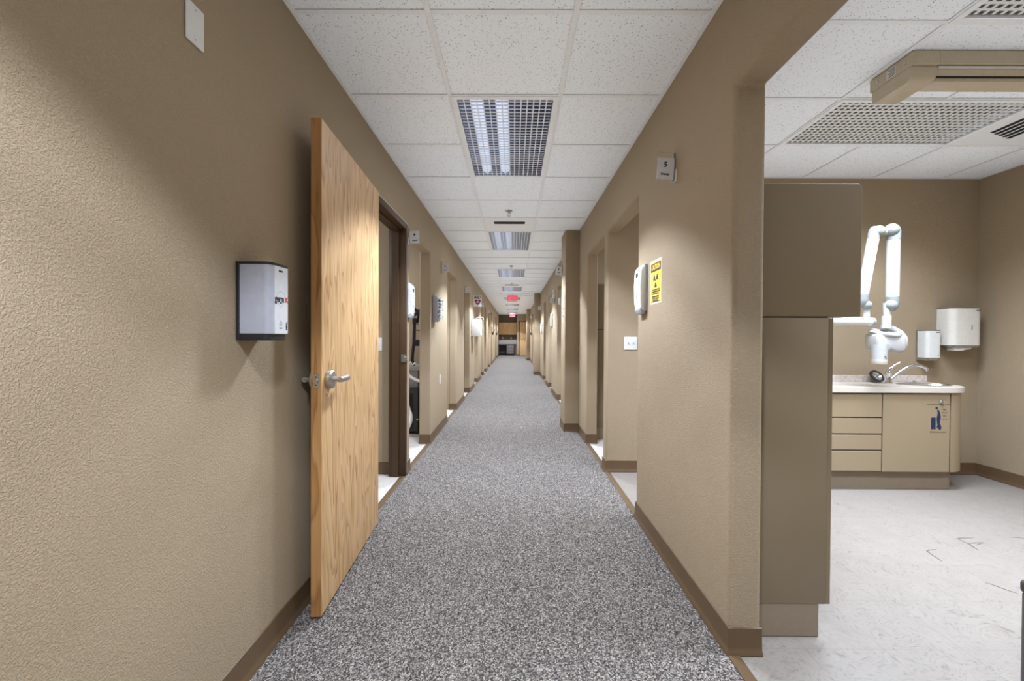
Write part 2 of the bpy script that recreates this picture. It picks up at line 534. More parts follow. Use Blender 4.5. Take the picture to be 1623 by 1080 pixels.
# --- cove bases
def tagb(o, lab): return tag(o, lab, 'baseboard', kind='structure')
ordn = ['first', 'second', 'third', 'fourth', 'fifth', 'sixth', 'seventh', 'eighth', 'ninth', 'tenth', 'last']
for side, nn, xf, xb, yend in (('left', LN, XL, XL - TH, YEND + .6), ('right', RN, XR, XR + TH, YEND)):
    s = -1 if side == 'left' else 1
    edges = [Y0 + .01] + [v for a, b, h in nn for v in (a, b)] + [yend]
    for k in range(0, len(edges), 2):
        a, b = edges[k], edges[k + 1]
        path = [(xf, a), (xf, b)]
        framed_a = k > 0 and nn[k // 2 - 1][2] == 2.15
        framed_b = k // 2 < len(nn) and nn[k // 2][2] == 2.15
        if k > 0 and not framed_a: path = [(xb, a)] + path
        if k + 1 < len(edges) - 1 and not framed_b: path = path + [(xb, b)]
        if side == 'right' and abs(a - YB) < .01:          # wall behind is the x-ray room's back wall
            path = [(XR + .36, YB), (xf, YB), (xf, b), (xb, b)]
        if side == 'right':
            cols = [c for c in (5.37, 13.2, 21.1) if a < c < b]
            for c in cols:
                e = c + (.42 if c < 21 else .4)
                i = [q for q in range(len(path)) if path[q][0] == xf and path[q][1] <= c][-1]
                path = path[:i + 1] + [(xf, c), (.645, c), (.645, e), (xf, e)] + path[i + 1:]
        tagb(sweep_base('baseboard_' + side, path, s), 'brown rubber cove base on the %s stretch of the %s corridor wall' % (ordn[k // 2], side))
tagb(sweep_base('baseboard_back', [(3.62, YB), (DX, YB), (DX, Y0)], -1), 'brown rubber cove base in the far corner of the x-ray room')
tagb(sweep_base('baseboard_partition', [(LX, 3.68), (XL - TH - .01, 3.68)], -1), 'brown rubber cove base seen through the framed doorway behind the oak door')
tagb(sweep_base('baseboard_end', [(.19, YEND + .6), (.19, YEND), (.34, YEND)], -1), 'brown cove base beside the niche at the corridor end')

# --- ceilings
def ceil_root(label, x0, x1, y0, y1, z):
    o = finish('ceiling', box(BM(), x0, x1, y0, y1, z, z + .05), 'grid_white')
    return tag(o, label, 'ceiling', kind='structure')
hc = ceil_root('white suspended tile ceiling of the corridor', XL, XR, Y0, YEND + .7, 2.70)
GY0, GP = 1.765, .61
GX = [-.36, .25]
LIGHT_ROWS = [-4, 1, 6, 11, 16, 21, 26, 31, 36]
VENT_ROWS = [5, 15]
tile_cache = {}
def add_tile(root, x0, x1, y0, y1, z):
    key = (round(x1 - x0, 3), round(y1 - y0, 3))
    if key not in tile_cache:
        b = box(BM(), .004, key[0] - .004, .004, key[1] - .004, 0, .015, .002, 1)
        o = finish('ceiling_tile', b, 'ceiling_tile', root); tile_cache[key] = o.data
    else:
        o = link('ceiling_tile', tile_cache[key], None, root)
    o.location = (x0, y0, z + .0045)
def bar(root, x0, x1, y0, y1, z):
    b = BM(); box(b, x0, x1, y0, y1, z, z + .0025, .0008, 1)
    return finish('grid_bar', b, 'grid_white', root)
k = -6
rows = []
while GY0 + GP * k < YEND + .6:
    ya = GY0 + GP * k; yb = min(ya + GP, YEND + .62); ya = max(ya, Y0)
    cols = [(XL, GX[0]), (GX[0], GX[1]), (GX[1], XR)]
    for ci, (xa, xb) in enumerate(cols):
        if ci == 1 and any(k in (r, r + 1) for r in LIGHT_ROWS): continue
        if ci == 1 and k in VENT_ROWS: continue
        add_tile(hc, xa, xb, ya, yb, ZC)
    if k > -6:
        mid_light = any(k == r + 1 for r in LIGHT_ROWS)
        for ci, (xa, xb) in enumerate(cols):
            if ci == 1 and mid_light: continue
            bar(hc, xa + (.012 if ci else .0), xb - (.012 if ci < 2 else 0), ya - .012, ya + .012, ZC)
    k += 1
for x in GX: bar(hc, x - .012, x + .012, Y0, YEND + .62, ZC - .0004)
for x0, x1 in ((XL, XL + .022), (XR - .022, XR)): bar(hc, x0, x1, Y0, YEND + .62, ZC - .0006)

dc = ceil_root('white suspended tile ceiling of the x-ray room', XR + TH, DX, Y0, YB, 2.76)
DGX = [XR + TH, 1.31, 1.92, 2.53, 3.14, 3.75, DX]
DGY = [Y0, -.53, .08, .69, 1.30, 1.91, 2.52, 3.13, YB]
for i in range(len(DGX) - 1):
    for j in range(len(DGY) - 1):
        if i in (2, 3) and j in (4, 6): continue          # light fittings
        if i == 4 and j == 6: continue                    # air diffuser
        add_tile(dc, DGX[i], DGX[i + 1], DGY[j], DGY[j + 1], ZR)
for x in DGX[1:-1]:
    for ya, yb in (((Y0, 1.30), (1.91, 2.52), (3.13, YB)) if x == 2.53 else ((Y0, YB),)):
        bar(dc, x - .012, x + .012, ya, yb, ZR - .0004)
for y in DGY[1:-1]:
    for i in range(len(DGX) - 1):
        bar(dc, DGX[i] + .012, DGX[i + 1] - .012, y - .012, y + .012, ZR)
bar(dc, XR + TH, DX, YB - .02, YB, ZR - .0006); bar(dc, DX - .02, DX, Y0, YB, ZR - .0008)
for lab, x0, x1, y0, y1 in (('plain white ceiling of the rooms on the left', LX, XL - TH, Y0, 17), ('plain white ceiling of the far rooms on the right', XR + TH, DX, YB + .12, 12.5)):
    o = finish('ceiling', box(BM(), x0, x1, y0, y1, ZR, ZR + .06), 'ceiling_tile'); tag(o, lab, 'ceiling', kind='structure')

# ================================================================== LIGHT FITTINGS
def louvre_mesh(bm, x0, x1, y0, y1, nx, ny, z, h, e=.0034, et=.0012):
    """egg-crate louvre as one joined lattice: cells with tapered walls"""
    dx, dy = (x1 - x0) / nx, (y1 - y0) / ny
    V = {}
    for i in range(nx):
        for j in range(ny):
            a, b, c, d = x0 + i * dx, x0 + (i + 1) * dx, y0 + j * dy, y0 + (j + 1) * dy
            lo = [bm.verts.new(q + (z,)) for q in ((a + e, c + e), (b - e, c + e), (b - e, d - e), (a + e, d - e))]
            hi = [bm.verts.new(q + (z + h,)) for q in ((a + et, c + et), (b - et, c + et), (b - et, d - et), (a + et, d - et))]
            for k in range(4):
                bm.faces.new((lo[k], lo[(k + 1) % 4], hi[(k + 1) % 4], hi[k]))
            V[i, j] = lo
    for i in range(nx):
        for j in range(ny):
            A = V[i, j]
            if i + 1 < nx:
                B = V[i + 1, j]; bm.faces.new((A[1], B[0], B[3], A[2]))
            if j + 1 < ny:
                B = V[i, j + 1]; bm.faces.new((A[3], A[2], B[1], B[0]))
            if i + 1 < nx and j + 1 < ny:
                bm.faces.new((A[2], V[i + 1, j][3], V[i + 1, j + 1][0], V[i, j + 1][1]))
    return bm

def troffer(name, label, w_, l_, nx, ny, tubes, lens_mat, power, spread, lit, spots=0, depth=.09, pan='housing', blade=.0034, end_lamp=False, fin=.016):
    """origin at the centre of the opening, in the ceiling plane; runs along its own y"""
    r = thing(name, label, 'ceiling light')
    hw, hl = w_ / 2, l_ / 2
    b = BM()   # flange frame: four mitred strips as one ring
    out = [(-hw, -hl), (hw, -hl), (hw, hl), (-hw, hl)]; inn = [(x * (hw - .032) / hw, y * (hl - .032) / hl) for x, y in out]
    vo = [[b.verts.new((x, y, z)) for x, y in pts] for pts, z in ((out, .004), (out, -.006), (inn, -.004), (inn, .012))]
    for k in range(3):
        for q in range(4):
            b.faces.new((vo[k][q], vo[k][(q + 1) % 4], vo[k + 1][(q + 1) % 4], vo[k + 1][q]))
    finish('frame', b, 'grid_white', r)
    b = BM()   # housing: open-bottomed pan
    iw, il = hw - .033, hl - .033
    v = [b.verts.new(q) for q in ((-iw, -il, .01), (iw, -il, .01), (iw, il, .01), (-iw, il, .01), (-iw * .8, -il, depth), (iw * .8, -il, depth), (iw * .8, il, depth), (-iw * .8, il, depth))]
    for f in ((4, 5, 6, 7), (0, 1, 5, 4), (1, 2, 6, 5), (2, 3, 7, 6), (3, 0, 4, 7)): b.faces.new([v[q] for q in f])
    finish('housing', b, pan, r)
    lz = .006
    o = finish('louvre', louvre_mesh(BM(), -iw, iw, -il, il, nx, ny, lz, fin, blade), lens_mat, r)
    if end_lamp:
        b = BM(); tube(b, [(-iw + .06, -il + .07, .05), (iw - .06, -il + .07, .05)], .018, 12); finish('lamp_tube', b, 'lit_tube', r)
    o['kind'] = 'stuff'
    for i, x in enumerate(tubes):
        b = BM(); tube(b, [(x, -il + .03, .055), (x, il - .03, .055)], .038 if i in lit else .016, 16)
        finish('lamp_tube', b, 'lit_tube' if i in lit else 'dim_tube', r)
    if power:
        ld = bpy.data.lights.new(name + '_lamp', 'AREA')
        ld.shape = 'RECTANGLE'; ld.size = w_ - .08; ld.size_y = l_ - .08
        ld.energy = power; ld.spread = spread; ld.color = LAMP_COL
        lo = bpy.data.objects.new('lamp_glow', ld); C.objects.link(lo)
        lo.parent = r; lo.location = (0, 0, .003)
    if spots:                                   # the louvre cuts the beam off sharply at the shielding angle
        sd_ = bpy.data.lights.new(name + '_beam', 'SPOT')
        sd_.energy = spots; sd_.spot_size = CUT_OFF; sd_.spot_blend = .10; sd_.shadow_soft_size = .09; sd_.specular_factor = 0; sd_.color = LAMP_COL
        for y in (-.3, .3):
            so = bpy.data.objects.new('lamp_beam', sd_); C.objects.link(so)
            so.parent = r; so.location = (0, y, -.096)
    return r

hall_light = troffer('ceiling_light', 'first recessed louvre light down the corridor, large square cells, beside the open oak door', GP, GP * 2, 15, 30,
                     (-.17, -.02, .17), 'louvre_metal', HALL_W, LOUVRE_SPREAD, (0, 1), SPOT_W, fin=.006)
gx = (GX[0] + GX[1]) / 2
hl_labels = {-4: 'recessed louvre light in the corridor ceiling right above the viewpoint',
             6: 'second recessed light down the corridor, just past the black air slot',
             11: 'third recessed light down the corridor, dark blue', 16: 'fourth recessed light down the corridor, half bright white',
             21: 'fifth recessed light down the corridor, behind the hanging exit sign', 26: 'sixth recessed light down the corridor',
             31: 'seventh recessed light down the corridor', 36: 'eighth and last recessed light, near the end wall'}
for r in LIGHT_ROWS:
    o = hall_light if r == 1 else copy_tree(hall_light)
    o.location = (gx, GY0 + GP * (r + 1), ZC)
    o['group'] = 'recessed lights along the corridor'
    if r != 1: o['label'] = hl_labels[r]
    if r >= 6:                                   # power raised only to brighten the far corridor
        for ch in o.children:
            if ch.type == 'LIGHT':
                ch.data = ch.data.copy(); ch.data.energy *= 1.5

dl = troffer('ceiling_light', 'wide recessed lens light in the x-ray room ceiling beside the air slots', GP, GP * 2, 15, 30, (-.17, 0, .17), 'prism_lens', ROOM_W, math.radians(126), (), pan='housing_pale', blade=.0075, end_lamp=True)
dl.location = (2.53, 2.825, ZR); dl.rotation_euler = (0, 0, PI/2); dl['group'] = 'recessed lights of the x-ray room'
o = copy_tree(dl); o.location = (2.53, 1.605, ZR); o['label'] = 'wide recessed lens light at the top right corner, cut by the frame'
# fittings of the rooms behind the other openings
def room_light(lab, x, y, p):
    o = thing('ceiling_light', lab, 'ceiling light', (x, y, ZR))
    b = BM(); prism(b, rrect(-.3, .3, -.6, .6, .02), 'Z', -.02, .001, .004); finish('frame', b, 'grid_white', o)
    b = BM(); prism(b, rrect(-.27, .27, -.57, .57, .02), 'Z', -.026, -.018, .003); finish('lens', b, 'lens_room', o)
    ld = bpy.data.lights.new('room_lamp', 'AREA'); ld.shape = 'RECTANGLE'; ld.size = .5; ld.size_y = 1.1; ld.energy = p * .95; ld.color = LAMP_COL
    lo = bpy.data.objects.new('lamp_glow', ld); C.objects.link(lo); lo.parent = o; lo.location = (0, 0, -.03)
for lab, x, y, p in (('surface light in the room behind the oak door', -2.3, 2.3, 38), ('surface light in the cart room', -2.3, 4.9, 42),
                     ('surface light in the third room on the left', -2.3, 6.35, 36), ('surface light in the fourth room on the left', -2.3, 10.2, 30),
                     ('surface light in the cabinet room on the right', 2.6, 5.0, 42), ('surface light in the room before the clock', 2.4, 7.2, 36), ('surface light in the far room on the right', 2.4, 9.2, 26)):
    room_light(lab, x, y, p)

# ================================================================== DOORS
# framed opening on the left with its open oak leaf
def door_frame(n, side, ya, yb, ztop, label):
    x0, x1 = (XL - TH - .012, XL + .012) if side == 'left' else (XR - .012, XR + TH + .012)
    r = thing('trim_%d' % n, label, 'door frame', (x0, ya, 0), kind='structure')
    W = Matrix.Translation((x0, ya, 0))
    fw = .05
    xm = (x0 + x1) / 2
    out = x1 if side == 'left' else x0
    for nm, a, b in (('jamb', ya, ya + fw), ('jamb', yb - fw, yb)):
        bm = BM(); box(bm, x0, x1, a, b, 0, ztop, .003, 2); finish(nm, bm, 'frame_brown', r, world=W)
    bm = BM(); box(bm, x0, x1, ya + fw, yb - fw, ztop - fw, ztop, .003, 2); finish('head', bm, 'frame_brown', r, world=W)
    sx0, sx1 = (x0 + .03, x1 - .058) if side == 'left' else (x0 + .058, x1 - .03)
    for a, b in ((ya + fw, ya + fw + .016), (yb - fw - .016, yb - fw)):
        bm = BM(); box(bm, sx0, sx1, a, b, 0, ztop - fw, .002, 1); finish('stop', bm, 'frame_brown', r, world=W)
    bm = BM(); box(bm, sx0, sx1, ya + fw, yb - fw, ztop - fw - .016, ztop - fw, .002, 1); finish('stop', bm, 'frame_brown', r, world=W)
    # pale caulk bead around the face
    e = .004
    cx = (XL, XL + .0135) if side == 'left' else (XR - .0135, XR)
    poly = [(ya - .008, 0), (ya - .008, ztop + .008), (yb + .008, ztop + .008), (yb + .008, 0), (yb - .001, 0), (yb - .001, ztop), (ya + .001, ztop), (ya + .001, 0)]
    bm = BM(); prism(bm, poly, 'X', cx[0] - .002, cx[1] - .003); finish('sealant_bead', bm, 'caulk', r, world=W)
    return r, W
FR, FW = door_frame(n_trim + 1, 'left', 2.655, 3.655, 2.15, 'dark brown metal door frame beside the open oak door')
bm = BM(); box(bm, XL - .028, XL + .016, 3.598, 3.607, .972, 1.04, .002, 1); finish('strike_plate', bm, 'satin', FR, world=FW)
bm = BM(); box(bm, XL - .002, XL + .026, 3.596, 3.606, .988, 1.022, .004, 2); finish('strike_lip', bm, 'satin', FR, world=FW)
door_frame(n_trim + 2, 'left', 16.9, 17.9, 2.15, 'dark metal door frame far down the left wall')
door_frame(n_trim + 3, 'left', 21.2, 22.2, 2.15, 'farthest dark metal door frame on the left wall')
door_frame(n_trim + 4, 'right', 15.8, 16.8, 2.15, 'dark metal door frame on the right past the middle column')
door_frame(n_trim + 5, 'right', 17.6, 18.6, 2.15, 'farthest dark metal door frame on the right wall')

def lever(parent, y_face, sgn, xa, za, dirx, W=None):
    """lever set on a leaf whose own x runs from hinge to free edge, face at y_face, sgn: outward along y"""
    b = BM(); lathe(b, [(0, 0), (.039, 0), (.041, .004), (.041, .018), (.036, .024), (.017, .028), (.0, .028)], (0, 0, 0), 'Y', 28)
    for v in b.verts: v.co = Vector((v.co.x + xa, y_face + sgn * v.co.y, v.co.z + za))
    ro = finish('rosette', b, 'satin', parent)
    b = BM(); tube(b, [(xa, y_face + sgn * .02, za), (xa, y_face + sgn * .055, za)], [.013, .011], 16); finish('spindle', b, 'satin', ro)
    b = BM()
    tube(b, [(xa - dirx * .01, y_face + sgn * .052, za), (xa + dirx * .02, y_face + sgn * .056, za), (xa + dirx * .075, y_face + sgn * .054, za), (xa + dirx * .098, y_face + sgn * .051, za), (xa + dirx * .118, y_face + sgn * .046, za + .001)], [.012, .0135, .0125, .013, .010], 14)
    for v in b.verts:
        if abs(v.co.x - xa) > .08: v.co.z = za + (v.co.z - za) * 1.15
    finish('lever', b, 'satin', ro)

DW, DH, DT = .915, 2.093, .045
ang = math.radians(-86.8)
door = thing('door_1', 'open oak veneer door swung back flat against the left wall', 'door', (-.899, 2.692, .012), ang, kind='structure')
# own x: hinge to free edge; own +y is the side facing the corridor once swung
b = BM(); box(b, 0, DW, 0, DT - .001, 0, DH, .0015, 1)
leaf = finish('door_leaf', b, 'oak', door)
b = BM(); box(b, DW - .0005, DW + .0025, .0005, DT - .0015, 0, DH, .0008, 1); finish('edge_band', b, 'oak_edge', door)
b = BM(); box(b, DW + .0022, DW + .0042, .0105, .0345, .965, 1.025, .0006, 1); lp = finish('latch_plate', b, 'satin', door)
b = BM(); prism(b, arc(.0225, .995, .0095, 0, 360, 14)[:-1], 'X', DW + .004, DW + .013); finish('latch_bolt', b, 'satin', lp)
for z in (.978, 1.012):
    b = BM(); prism(b, arc(.0225, z, .0032, 0, 360, 8)[:-1], 'X', DW + .004, DW + .0048); finish('screw', b, 'dark_grey', lp)
lever(door, DT, 1, DW - .07, .995, -1)
lever(door, 0, -1, DW - .07, .995, -1)
for z in (.25, 1.05, 1.86):
    b = BM(); tube(b, [(-.006, -.004, z - .05), (-.006, -.004, z + .05)], .007, 10); finish('hinge', b, 'satin', door)

def closed_door(n, label, side, ya, yb):
    x = XL - .055 if side == 'left' else XR + .01
    r = thing('door_%d' % n, label, 'door', (x, ya, 0), kind='structure')
    b = BM(); box(b, 0, .045, .053, yb - ya - .053, .012, 2.097, .0015, 1); finish('door_leaf', b, 'oak', r)
    xx = .045 if side == 'left' else 0
    sg = 1 if side == 'left' else -1
    b = BM(); lathe(b, [(0, 0), (.033, 0), (.033, .02), (.014, .024), (0, .024)], (0, 0, 0), 'X', 20)
    for v in b.verts: v.co = Vector((xx + sg * v.co.x, v.co.y + .12, v.co.z + 1.0))
    ro = finish('rosette', b, 'satin', r)
    b = BM(); tube(b, [(xx + sg * .05, .12, 1.0), (xx + sg * .055, .24, 1.0)], .01, 10); finish('lever', b, 'satin', ro)
closed_door(2, 'closed oak door far down the left wall', 'left', 16.9, 17.9)
closed_door(3, 'farthest closed oak door on the left wall', 'left', 21.2, 22.2)
closed_door(4, 'closed oak door on the right past the middle column', 'right', 15.8, 16.8)
closed_door(5, 'farthest closed oak door on the right wall', 'right', 17.6, 18.6)

# oak door in the end wall
r = thing('door_6', 'oak door with dark frame in the corridor end wall', 'door', (.57, YEND, 0), 0, kind='structure')
b = BM(); box(b, -.20, .21, -.012, -.002, .01, 2.08, .002, 1); finish('door_leaf', b, 'oak', r)
for a, c in ((-.25, -.20), (.21, .25)):
    b = BM(); box(b, a, c, -.02, -.001, 0, 2.13, .002, 1); finish('jamb', b, 'frame_brown', r)
b = BM(); box(b, -.2, .21, -.02, -.001, 2.08, 2.13, .002, 1); finish('head', b, 'frame_brown', r)

# ================================================================== X-RAY ROOM
# tall pass-through cabinet standing against the back of the near pier
def tall_cabinet(label, y0, y1):
    x0 = XR + TH + .003
    r = thing('tall_cabinet', label, 'cabinet', (x0, y0, 0))
    w1, w2, wt = .307, .432, .282
    L = y1 - y0
    b = BM(); box(b, 0, wt, .0, L, 0, .132, .002, 1); finish('toe_kick', b, 'laminate_toe', r)
    b = BM(); box(b, 0, w1, -.002, L, .132, 1.279, .003, 2); lo = finish('lower_body', b, 'laminate_shaded', r)
    b = BM(); prism(b, [(0, 1.284), (w2 - .003, 1.284), (w2, 1.287), (w2, 1.799), (w2 - .012, 1.811), (0, 1.811)], 'Y', -.002, L, .002, 1)
    up = finish('upper_body', b, 'laminate_shaded', r)
    b = BM(); box(b, 0, w1 - .004, .002, L - .002, 1.278, 1.285); finish('seam', b, 'seam_dark', r)
    n = 2
    for i in range(n):
        a, c = (-.002 if i == 0 else L * i / n + .002), L * (i + 1) / n - .002
        b = BM(); box(b, w1, w1 + .018, a, c, .1325, 1.2785, .002, 1); d = finish('door', b, 'laminate_shaded', r)
        b = BM(); tube(b, [(w1 + .018, c - .05 if i == 0 else a + .05, .9), (w1 + .045, c - .05 if i == 0 else a + .05, .9), (w1 + .045, c - .05 if i == 0 else a + .05, 1.0), (w1 + .018, c - .05 if i == 0 else a + .05, 1.0)], .005, 8); finish('handle', b, 'satin', d)
    return r
tall_cabinet('tall beige laminate cabinet with overhanging upper box behind the near pier', 1.70, 2.62)
tall_cabinet('tall beige laminate cabinet glimpsed through the third doorway on the right', 4.95, 5.85)

# base cabinet with curved end
BX0, BX1, BY = 2.30, 3.425, 3.34
cab = thing('base_cabinet', 'beige laminate sink cabinet with four drawers, a door and a curved end', 'cabinet', (BX0, BY, 0))
CW = Matrix.Translation((BX0, BY, 0))
def outline(x0, x1, yf, yb, r):
    """plan outline with a rounded front right corner; x1 is the side face"""
    return [(x0, yb), (x0, yf)] + arc(x1 - r, yf + r, r, -90, 0, 12) + [(x1, yb)]
b = BM(); prism(b, outline(BX0, 3.61, BY + .018, YB - .002, .185), 'Z', .148, .66); finish('carcass', b, 'laminate', cab, world=CW)
b = BM(); prism(b, outline(BX0, 3.505, BY + .045, YB - .002, .06), 'Z', 0, .1475); finish('toe_kick', b, 'laminate_toe', cab, world=CW)
zs = [.765, .575, .445, .318, .150]
for i in range(4):
    b = BM(); box(b, BX0 + .01, 2.888, BY, BY + .0185, zs[i + 1] + .005, zs[i] - (.005 if i else 0), .002, 1)
    d = finish('drawer', b, 'laminate', cab, world=CW)
b = BM(); box(b, BX0 + .006, 2.893, BY + .008, BY + .0183, .152, .770); finish('drawer_gap', b, 'seam_dark', cab, world=CW)
b = BM(); box(b, 2.896, 3.418, BY, BY + .0185, .150, .765, .002, 1); dr = finish('door', b, 'laminate', cab, world=CW)
b = BM(); box(b, 3.42, 3.428, BY + .012, BY + .02, .150, .770); finish('door_gap', b, 'seam_dark', cab, world=CW)
pts_o = arc(3.425, BY + .2, .2, -89, 0, 12) + [(3.625, YB - .003)]
pts_i = [(x, y) for x, y in (arc(3.425, BY + .2, .185, -89, 0, 12) + [(3.610, YB - .003)])][::-1]
b = BM(); prism(b, pts_o + pts_i, 'Z', .150, .766); finish('curved_end', b, 'laminate', cab, world=CW)
# lock knob on the door
b = BM(); lathe(b, [(0, 0), (.010, 0), (.011, -.006), (.006, -.010), (.006, -.018), (.011, -.022), (.010, -.028), (0, -.030)], (3.345, BY, .705), 'Y', 16)
k_ = finish('lock_knob', b, 'chrome', dr, world=CW)
# notice printed on the door: figure bending over a bin
def flat(poly, y, mat, parent, name, W_, th=.0006):
    b = BM(); prism(b, poly, 'Y', y - th, y); return finish(name, b, mat, parent, world=W_)
yf = BY - .0002
fx, fz = 3.272, .488
flat([(fx, fz), (fx + .035, fz), (fx + .035, fz + .088), (fx + .028, fz + .096), (fx + .018, fz + .090), (fx + .005, fz + .094), (fx, fz + .086)], yf, 'blue_ink', dr, 'notice_bin', CW)
flat([(fx + .042, fz + .012), (fx + .052, fz + .012), (fx + .062, fz - .004), (fx + .078, fz - .002), (fx + .080, fz + .018), (fx + .068, fz + .05), (fx + .075, fz + .09), (fx + .070, fz + .125), (fx + .058, fz + .152), (fx + .046, fz + .150), (fx + .050, fz + .12), (fx + .042, fz + .08), (fx + .046, fz + .05), (fx + .050, fz + .03)], yf, 'blue_ink', dr, 'notice_person', CW)
flat(arc(fx + .042, fz + .165, .010, 0, 360, 14)[:-1], yf, 'ink', dr, 'notice_head', CW)
nt = [('CAUTION ONLY IN CASE', .016, fx + .055, fz + .192), ('STOP', .017, fx + .012, fz - .024), ('CALL FOR HELP', .012, fx + .075, fz - .024),
      ('please', .010, fx + .105, fz + .155), ('remove all', .010, fx + .105, fz + .130), ('objects', .010, fx + .105, fz + .105), ('before use', .010, fx + .105, fz + .080)]
for s, sz, x, z in nt:
    o = text_obj('notice_text', s, sz, 'ink', dr, (0, 0, 0)); o.location = (x, yf, z)

# worktop with a cut-out for the sink
SX, SY, SRX, SRY = 3.40, 3.535, .205, .118
top = thing('countertop', 'cream laminate worktop with rounded corner and stone-look upstand', 'countertop', (BX0, BY, .775))
TW = Matrix.Translation((BX0, BY, .775))
def ring_slab(bm, outer, inner, z0, z1):
    tops = []
    for z in (z0, z1):
        vo = [bm.verts.new((x, y, z)) for x, y in outer]; vi = [bm.verts.new((x, y, z)) for x, y in inner]
        es = [bm.edges.new((L[i], L[(i + 1) % len(L)])) for L in (vo, vi) for i in range(len(L))]
        bmesh.ops.triangle_fill(bm, use_beauty=True, edges=es)
        tops.append((vo, vi))
    for q in (0, 1):
        A, B = tops[0][q], tops[1][q]
        for i in range(len(A)): bm.faces.new((A[i], A[(i + 1) % len(A)], B[(i + 1) % len(B)], B[i]))
b = BM()
inner = [(SX + (SRX - .012) * math.cos(2 * PI * i / 36), SY + (SRY - .012) * math.sin(2 * PI * i / 36)) for i in range(36)]
ring_slab(b, outline(BX0 - .01, 3.645, BY - .02, YB - .002, .225), inner, .7745, .815)
finish('slab', b, 'counter', top, world=TW)
b = BM(); box(b, BX0, 3.63, YB - .024, YB - .003, .8155, .872, .002, 1); finish('upstand', b, 'splash', top, world=TW)

# sink bowl
sk = thing('sink', 'oval stainless steel sink set into the cream worktop', 'sink', (SX, SY, .815))
b = BM()
lathe(b, [(1.0, .0005), (1.005, .004), (.97, .006), (.93, .003), (.90, -.02), (.85, -.09), (.62, -.125), (.16, -.13), (0, -.13)], (0, 0, 0), 'Z', 40, SRX, SRY, caps=False)
finish('bowl', b, 'steel', sk, 60)
b = BM(); lathe(b, [(0, -.124), (.035, -.124), (.035, -.128), (0, -.128)], (0, 0, 0), 'Z', 18); finish('drain', b, 'chrome', sk)
b = BM(); lathe(b, [(.012, .004), (.014, .010), (.008, .016), (.010, .024), (0, .026)], (.02, .112, 0), 'Z', 14); finish('popup_knob', b, 'chrome', sk)

# faucet
fa = thing('faucet', 'chrome single lever faucet with arched spout beside the sink', 'faucet', (3.165, 3.60, .816))
b = BM(); prism(b, rrect(-.13, .028, -.03, .03, .028, 6), 'Z', 0, .007, .002); finish('deck_plate', b, 'chrome', fa)
b = BM(); lathe(b, [(0, .006), (.024, .006), (.022, .02), (.018, .035), (.017, .08), (.022, .088), (.022, .10), (.014, .112), (0, .114)], (0, 0, 0), 'Z', 20); finish('body', b, 'chrome', fa)
b = BM(); tube(b, [(-.005, 0, .10), (.005, -.005, .125), (.03, -.012, .15), (.055, -.018, .168), (.072, -.02, .178)], [.017, .014, .009, .006, .007], 12)
ball(b, (.074, -.02, .179), .009, 10, 6); finish('lever', b, 'chrome', fa)
sp = []
for i in range(13):
    a = i / 12
    x = .015 + .255 * a
    z = .035 + .125 * math.sin(min(1, a * 1.35) * PI / 2) - .028 * max(0, a - .72) ** 1.4 / .28 ** 1.4
    sp.append((x, -.05 * a, z))
sp.append((.276, -.052, .112))
b = BM(); tube(b, sp, [.013] * 10 + [.012, .012, .013, .013], 14); finish('spout', b, 'chrome', fa)

# round strainer leaning by the faucet
st = thing('sink_strainer', 'round chrome strainer with black rubber rim leaning by the faucet', 'strainer', (3.14, 3.69, .822))
def tilt(bm, ang, off):
    m = Matrix.Translation(off) @ Matrix.Rotation(ang, 4, 'X') @ Matrix.Rotation(.12, 4, 'Y')
    for v in bm.verts: v.co = m @ v.co
    return bm
b = BM(); lathe(b, [(.042, -.006), (.056, -.008), (.059, 0), (.056, .010), (.044, .008), (.042, -.006)], (0, 0, 0), 'Z', 28, caps=False)
finish('rim', tilt(b, math.radians(52), (0, 0, .047)), 'black_plastic', st)
b = BM(); lathe(b, [(.045, .006), (.036, .008), (.024, -.004), (.010, -.006), (.009, .002), (0, .004)], (0, 0, 0), 'Z', 24, caps=False)
finish('dish', tilt(b, math.radians(52), (0, 0, .047)), 'chrome', st)

# x-ray arm
xr = thing('xray_arm', 'white folding dental x-ray arm with tube head above the sink', 'x-ray unit', (2.30, YB - .01, 1.32))
XW = Matrix.Translation((2.30, YB - .01, 1.32))
YA = 3.30
def xp(name, bm, mat, parent=xr): return finish(name, bm, mat, parent, 50, world=XW)
b = BM(); box(b, 2.20, 2.40, YB - .16, YB - .001, 1.10, 1.55, .02, 3); xp('wall_box', b, 'xray_white')
b = BM(); tube(b, [(2.30, YB - .12, 1.327), (2.33, 3.45, 1.327), (2.40, 3.33, 1.327), (2.50, YA, 1.327), (2.752, YA, 1.324)], [.04, .04, .04, .038, .034], 20); h = xp('extension_arm', b, 'xray_white')
b = BM(); tube(b, [(2.750, YA, 1.324), (2.775, YA, 1.3235), (2.782, YA, 1.3235)], [.0345, .034, .028], 20); xp('arm_cap', b, 'xray_grey', h)
b = BM(); tube(b, [(2.722, YA, 1.345), (2.722, YA, 1.43)], [.024, .021], 16); xp('pivot_post', b, 'xray_white')
b = BM(); tube(b, [(2.694, YA, 1.535), (2.689, YA, 1.49), (2.688, YA, 1.462), (2.69, YA, 1.445)], [.038, .038, .035, .022], 18); ball(b, (2.715, YA - .01, 1.452), .036); j = xp('lower_elbow', b, 'xray_grey')
b = BM(); tube(b, [(2.692, YA, 1.528), (2.768, YA, 1.972)], [.037, .038], 20); xp('first_arm', b, 'xray_white')
